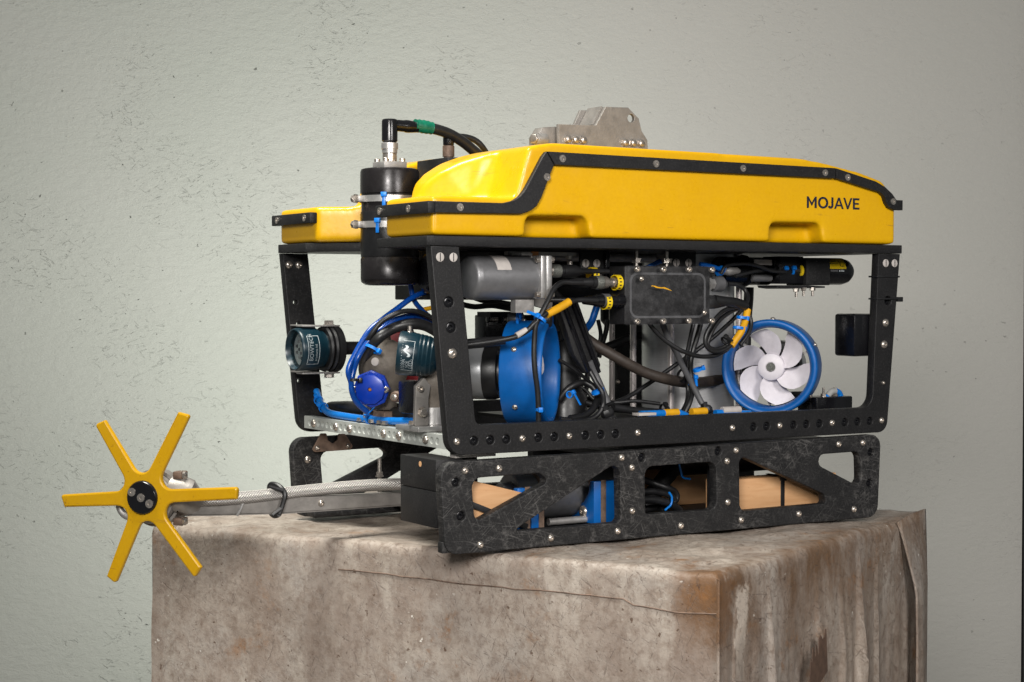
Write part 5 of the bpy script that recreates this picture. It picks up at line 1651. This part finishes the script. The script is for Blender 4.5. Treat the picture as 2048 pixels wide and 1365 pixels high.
# actuator and blue saddles
AC = MB().lathe((0.205, 0.125, 0.068), (1, 0, 0), [(0, 0.024), (0.004, 0.026), (0.018, 0.026), (0.018, 0.038), (0.020, 0.040), (0.255, 0.040), (0.257, 0.036)], 36).build('actuator', 'greyanod', SK)
def saddle(x0, x1, dy):
    pr = [(0.050, 0.022), (0.050, 0.094), (0.062, 0.094), (0.068, 0.072), (0.082, 0.056), (0.106, 0.049), (0.156, 0.046), (0.156, 0.034), (0.088, 0.022)]
    o = MB().prism([(y + dy, z) for y, z in pr], 'x', x0, x1, 0.0012).build('saddle_clamp', 'blue', SK)
    MB().span((x0 + 0.014, 0.0488 + dy, 0.0240), (x0 + 0.024, 0.0500 + dy, 0.0960)).build('clamp_band', 'rusty', o)
    screw(o, F_BUTTON, (x0, 0.082 + dy, 0.040), (-1, 0, 0)).scale = (1.5, 1.5, 1.2)
saddle(0.346, 0.392, 0.0)
saddle(0.180, 0.196, -0.022)
saddle(0.207, 0.224, -0.022)
for x in (0.262, 0.362):
    MB().lathe((x, 0.125, 0.068), (1, 0, 0), [(0, 0.0402), (0, 0.0412), (0.010, 0.0412), (0.010, 0.0402)], 36, False).build('clamp_band', 'rusty', AC)
MB().lathe((0.270, 0.075, 0.028), (1, 0, 0), [(0, 0.006), (0.090, 0.006)], 12).build('pipe', 'alumdull', SK)
# strap in front of the wedge, tie round the rear block
u = Vector((0.188 - 0.082, 0.0, 0.034 - 0.0775)).normalized()
Mx = Matrix((u, Vector((0, 1, 0)), u.cross(Vector((0, 1, 0))))).transposed()
MB().box((0.136, 0.0225, 0.0555), (0.130, 0.0022, 0.0095), Mx, 0.0004).build('strap', 'rubber', SK)
for nm, r_, mt, pts in CABLES:
    if nm == 'skidcable':
        MB().tube(crom(pts, 5), r_, 10).build('cable', mt, SK, True, 80)

# ---- arm with braided hose
def build_arm():
    y = 0.30
    sec = [(-0.330, 0.055, 0.092, 0.020), (-0.250, 0.0500, 0.0830, 0.018), (-0.120, 0.0445, 0.0715, 0.016), (0.000, 0.0440, 0.0680, 0.016), (0.240, 0.0440, 0.0660, 0.016)]
    bm = bmesh.new()
    rings = []
    for x, z0, z1, hw in sec:
        rings.append([bm.verts.new((x, y + a * hw, z)) for a, z in ((-1, z0), (1, z0), (1, z1), (-1, z1))])
    for a, b in zip(rings, rings[1:]):
        for k in range(4):
            bm.faces.new([a[k], a[(k + 1) % 4], b[(k + 1) % 4], b[k]])
    bm.faces.new(rings[0]); bm.faces.new(list(reversed(rings[-1])))
    bmesh.ops.recalc_face_normals(bm, faces=bm.faces[:])
    bmesh.ops.bevel(bm, geom=[e for e in bm.edges if abs(e.verts[0].co.x - e.verts[1].co.x) > 0.01], offset=0.003, segments=2, affect='EDGES')
    me = bpy.data.meshes.new('tool_arm'); bm.to_mesh(me); bm.free()
    me.shade_smooth(); me.set_sharp_from_angle(angle=R(30))
    A = link('tool_arm', me, 'cast', SK)
    # weld bead and rivets
    MB().tube(crom([(-0.205, y - 0.0175, 0.0475), (-0.198, y - 0.0180, 0.060), (-0.190, y - 0.0175, 0.0785)], 4), 0.0026, 7).build('weld_bead', 'alum', A)
    screw(A, F_BUTTON, (-0.052, y - 0.0165, 0.0590), (0, -1, 0), 'rivet').scale = (0.8, 0.8, 1)
    hose = crom([(-0.315, y - 0.012, 0.0800), (-0.250, y - 0.018, 0.0770), (-0.180, y - 0.015, 0.0770), (-0.110, y - 0.010, 0.0790), (-0.040, y - 0.006, 0.0810), (0.040, y - 0.010, 0.0830), (0.110, y - 0.030, 0.0835), (0.19, y - 0.05, 0.0835)], 8)
    MB().tube(hose, 0.0105, 16, True).build('braided_hose', 'braid', A)
    # rubber tie
    m = MB().tube(crom([(-0.132, y - 0.024, 0.046), (-0.126, y - 0.0245, 0.062), (-0.122, y - 0.0245, 0.080), (-0.128, y - 0.010, 0.0925), (-0.134, y + 0.008, 0.0925), (-0.130, y + 0.02, 0.075), (-0.128, y + 0.020, 0.045), (-0.131, y - 0.005, 0.041), (-0.132, y - 0.024, 0.046)], 5), 0.0042, 8)
    m.build('rubber_tie', 'rubber', A)
    MB().tube([(-0.126, y - 0.024, 0.085), (-0.148, y - 0.020, 0.0930)], [0.004, 0.0025], 8).build('rubber_tie', 'rubber', A)
    MB().tube([(-0.130, y - 0.025, 0.055), (-0.146, y - 0.027, 0.0455)], [0.004, 0.0025], 8).build('rubber_tie', 'rubber', A)
    # upright stud at the skid
    MB().cyl((0.093, 0.35, 0.055), (0.093, 0.35, 0.122), 0.0035, None, 10).build('stud', 'steel', A)
    screw(A, F_NUT, (0.093, 0.35, 0.090), (0, 0, 1), 'nut').scale = (1.2, 1.2, 1.4)
    # cross member that carries the arm inside the skid
    MB().span((0.200, 0.140, 0.0170), (0.240, YW - 0.0205, 0.0435)).build('cross_member', 'hdpe', A)
build_arm()

# ---- star wheel at the end of the arm
def build_star():
    th = R(50)
    n = Vector((-math.sin(th), -math.cos(th), 0)); u = Vector((math.cos(th), -math.sin(th), 0))
    c = Vector((-0.3642, 0.27, 0.0897))
    def P(a, b, t=0.0):
        return c + u * a + Vector((0, 0, b)) + n * t
    arms = [(4.7, 0.168), (61.0, 0.156), (124.1, 0.143), (183.9, 0.151), (246.7, 0.149), (309.5, 0.153)]
    poly, rad = [], []
    hw = 0.0112
    for k, (a, L) in enumerate(arms):
        a = R(a); d = Vector((math.cos(a), math.sin(a))); s = Vector((-d.y, d.x))
        p1 = d * (L - 0.004) - s * hw * 0.95; p2 = d * L + s * hw * 0.75
        if k % 2:
            p1 = d * L - s * hw * 0.8; p2 = d * (L - 0.006) + s * hw
        b = R(arms[(k + 1) % 6][0] + (360 if k == 5 else 0)); m = (a + b) / 2
        q = Vector((math.cos(m), math.sin(m))) * 0.0235
        poly += [tuple(p1), tuple(p2), tuple(q)]
        rad += [0.004 if k % 2 else 0.0015, 0.0015 if k % 2 else 0.005, 0.0175]
    ol = rounded(poly, rad, 7)
    me = plate_mesh('star_wheel', [ol], 0.010, 0.0028)
    up = Vector((0, 0, 1))
    me.transform(Matrix(((u.x, 0, n.x, c.x), (u.y, 0, n.y, c.y), (u.z, 1, n.z, c.z), (0, 0, 0, 1))))
    me.flip_normals() if (u.cross(up)).dot(n) < 0 else None
    st = link('star_wheel', me, 'dimdirtyyellow', SK)
    MB().lathe(P(0, 0, 0.0102), n, [(0, 0.0270), (0.003, 0.0268), (0.005, 0.0250), (0.0055, 0.0), ], 36).build('hub_disc', 'glossblack', st)
    for a, b in ((-0.0165, 0.0085), (0, 0), (0.0150, -0.0090)):
        screw(st, F_FLAT, P(a, b, 0.0155), n).scale = (1.1, 1.1, 1)
    # gearbox, strap and clamp bolts behind
    m = MB().lathe(P(0.004, -0.004, -0.002), -n, [(0, 0.036), (0.004, 0.040), (0.050, 0.040), (0.056, 0.034), (0.056, 0)], 36)
    g = m.build('wheel_gearbox', 'cast', st)
    MB().lathe(P(0.004, -0.004, -0.020), -n, [(0, 0.041), (0, 0.046), (0.018, 0.046), (0.018, 0.041)], 36, False).build('clamp_ring', 'cast', g)
    for b in (0.034, -0.040):
        q = P(0.047, b, -0.014)
        MB().box(q - n * 0.012, (0.016, 0.022, 0.012), Matrix((u, n, up)).transposed(), 0.002).build('clamp_ear', 'rusty', g)
        screw(g, F_HEX, q + u * 0.004 - n * 0.008, u, 'bolt').scale = (0.7, 0.7, 1.1)
    loop = [P(-0.020, 0.020, -0.014), P(-0.042, 0.012, -0.014), P(-0.055, -0.004, -0.014), P(-0.056, -0.022, -0.014), P(-0.044, -0.034, -0.014), P(-0.020, -0.038, -0.014)]
    bm = MB()
    pts = crom(loop, 5)
    bm.tube(pts, 0.0058, 10)
    bm.build('guard_loop', 'alumdull', g)
    MB().lathe(P(-0.030, -0.010, -0.020), -n, [(0, 0.018), (0.02, 0.018)], 16).build('hose_socket', 'rubber', g)
    # elbow joining gearbox and arm
    MB().tube(crom([P(0.030, 0.004, -0.030), P(0.052, -0.002, -0.034), (-0.318, 0.298, 0.074), (-0.29, 0.30, 0.070)], 5), [0.030] * 6 + [0.027] * 5 + [0.022] * 5, 16).build('arm_elbow', 'cast', g)
build_star()

# ------------------------------------------------------------------ loose timber in the skid
wd = MB().prism([(0.078, 0.1165), (0.224, 0.0776), (0.170, 0.0560), (0.148, 0.0165), (0.078, 0.0165)], 'y', 0.0262, 0.0450, 0.0012).build('wooden_block', 'wood', None)
tag(wd, 'pale wooden wedge behind the strap in the front cut-out of the skid', 'wood block', 'timber packed into the skid')
wd = MB().span((0.612, 0.0450, 0.0162), (0.885, 0.0860, 0.0815), 0.0015).build('wooden_block', 'wood', None)
tag(wd, 'pale wooden block with a black tie in the rear triangular cut-out of the skid', 'wood block', 'timber packed into the skid')
t2 = MB().span((0.7515, 0.0434, 0.0162), (0.7600, 0.0449, 0.0832), 0.0003)
t2.span((0.7515, 0.0434, 0.0818), (0.7600, 0.0875, 0.0832), 0.0003)
t2.span((0.7490, 0.0405, 0.0740), (0.7625, 0.0450, 0.0845), 0.0008)
t2.build('cable_tie', 'rubber', wd)
wd = MB().span((0.520, 0.2300, 0.0162), (0.735, 0.2650, 0.0865), 0.0015).build('wooden_block', 'wood', None)
tag(wd, 'brown wooden block deep behind the square cut-out of the skid', 'wood block', 'timber packed into the skid')
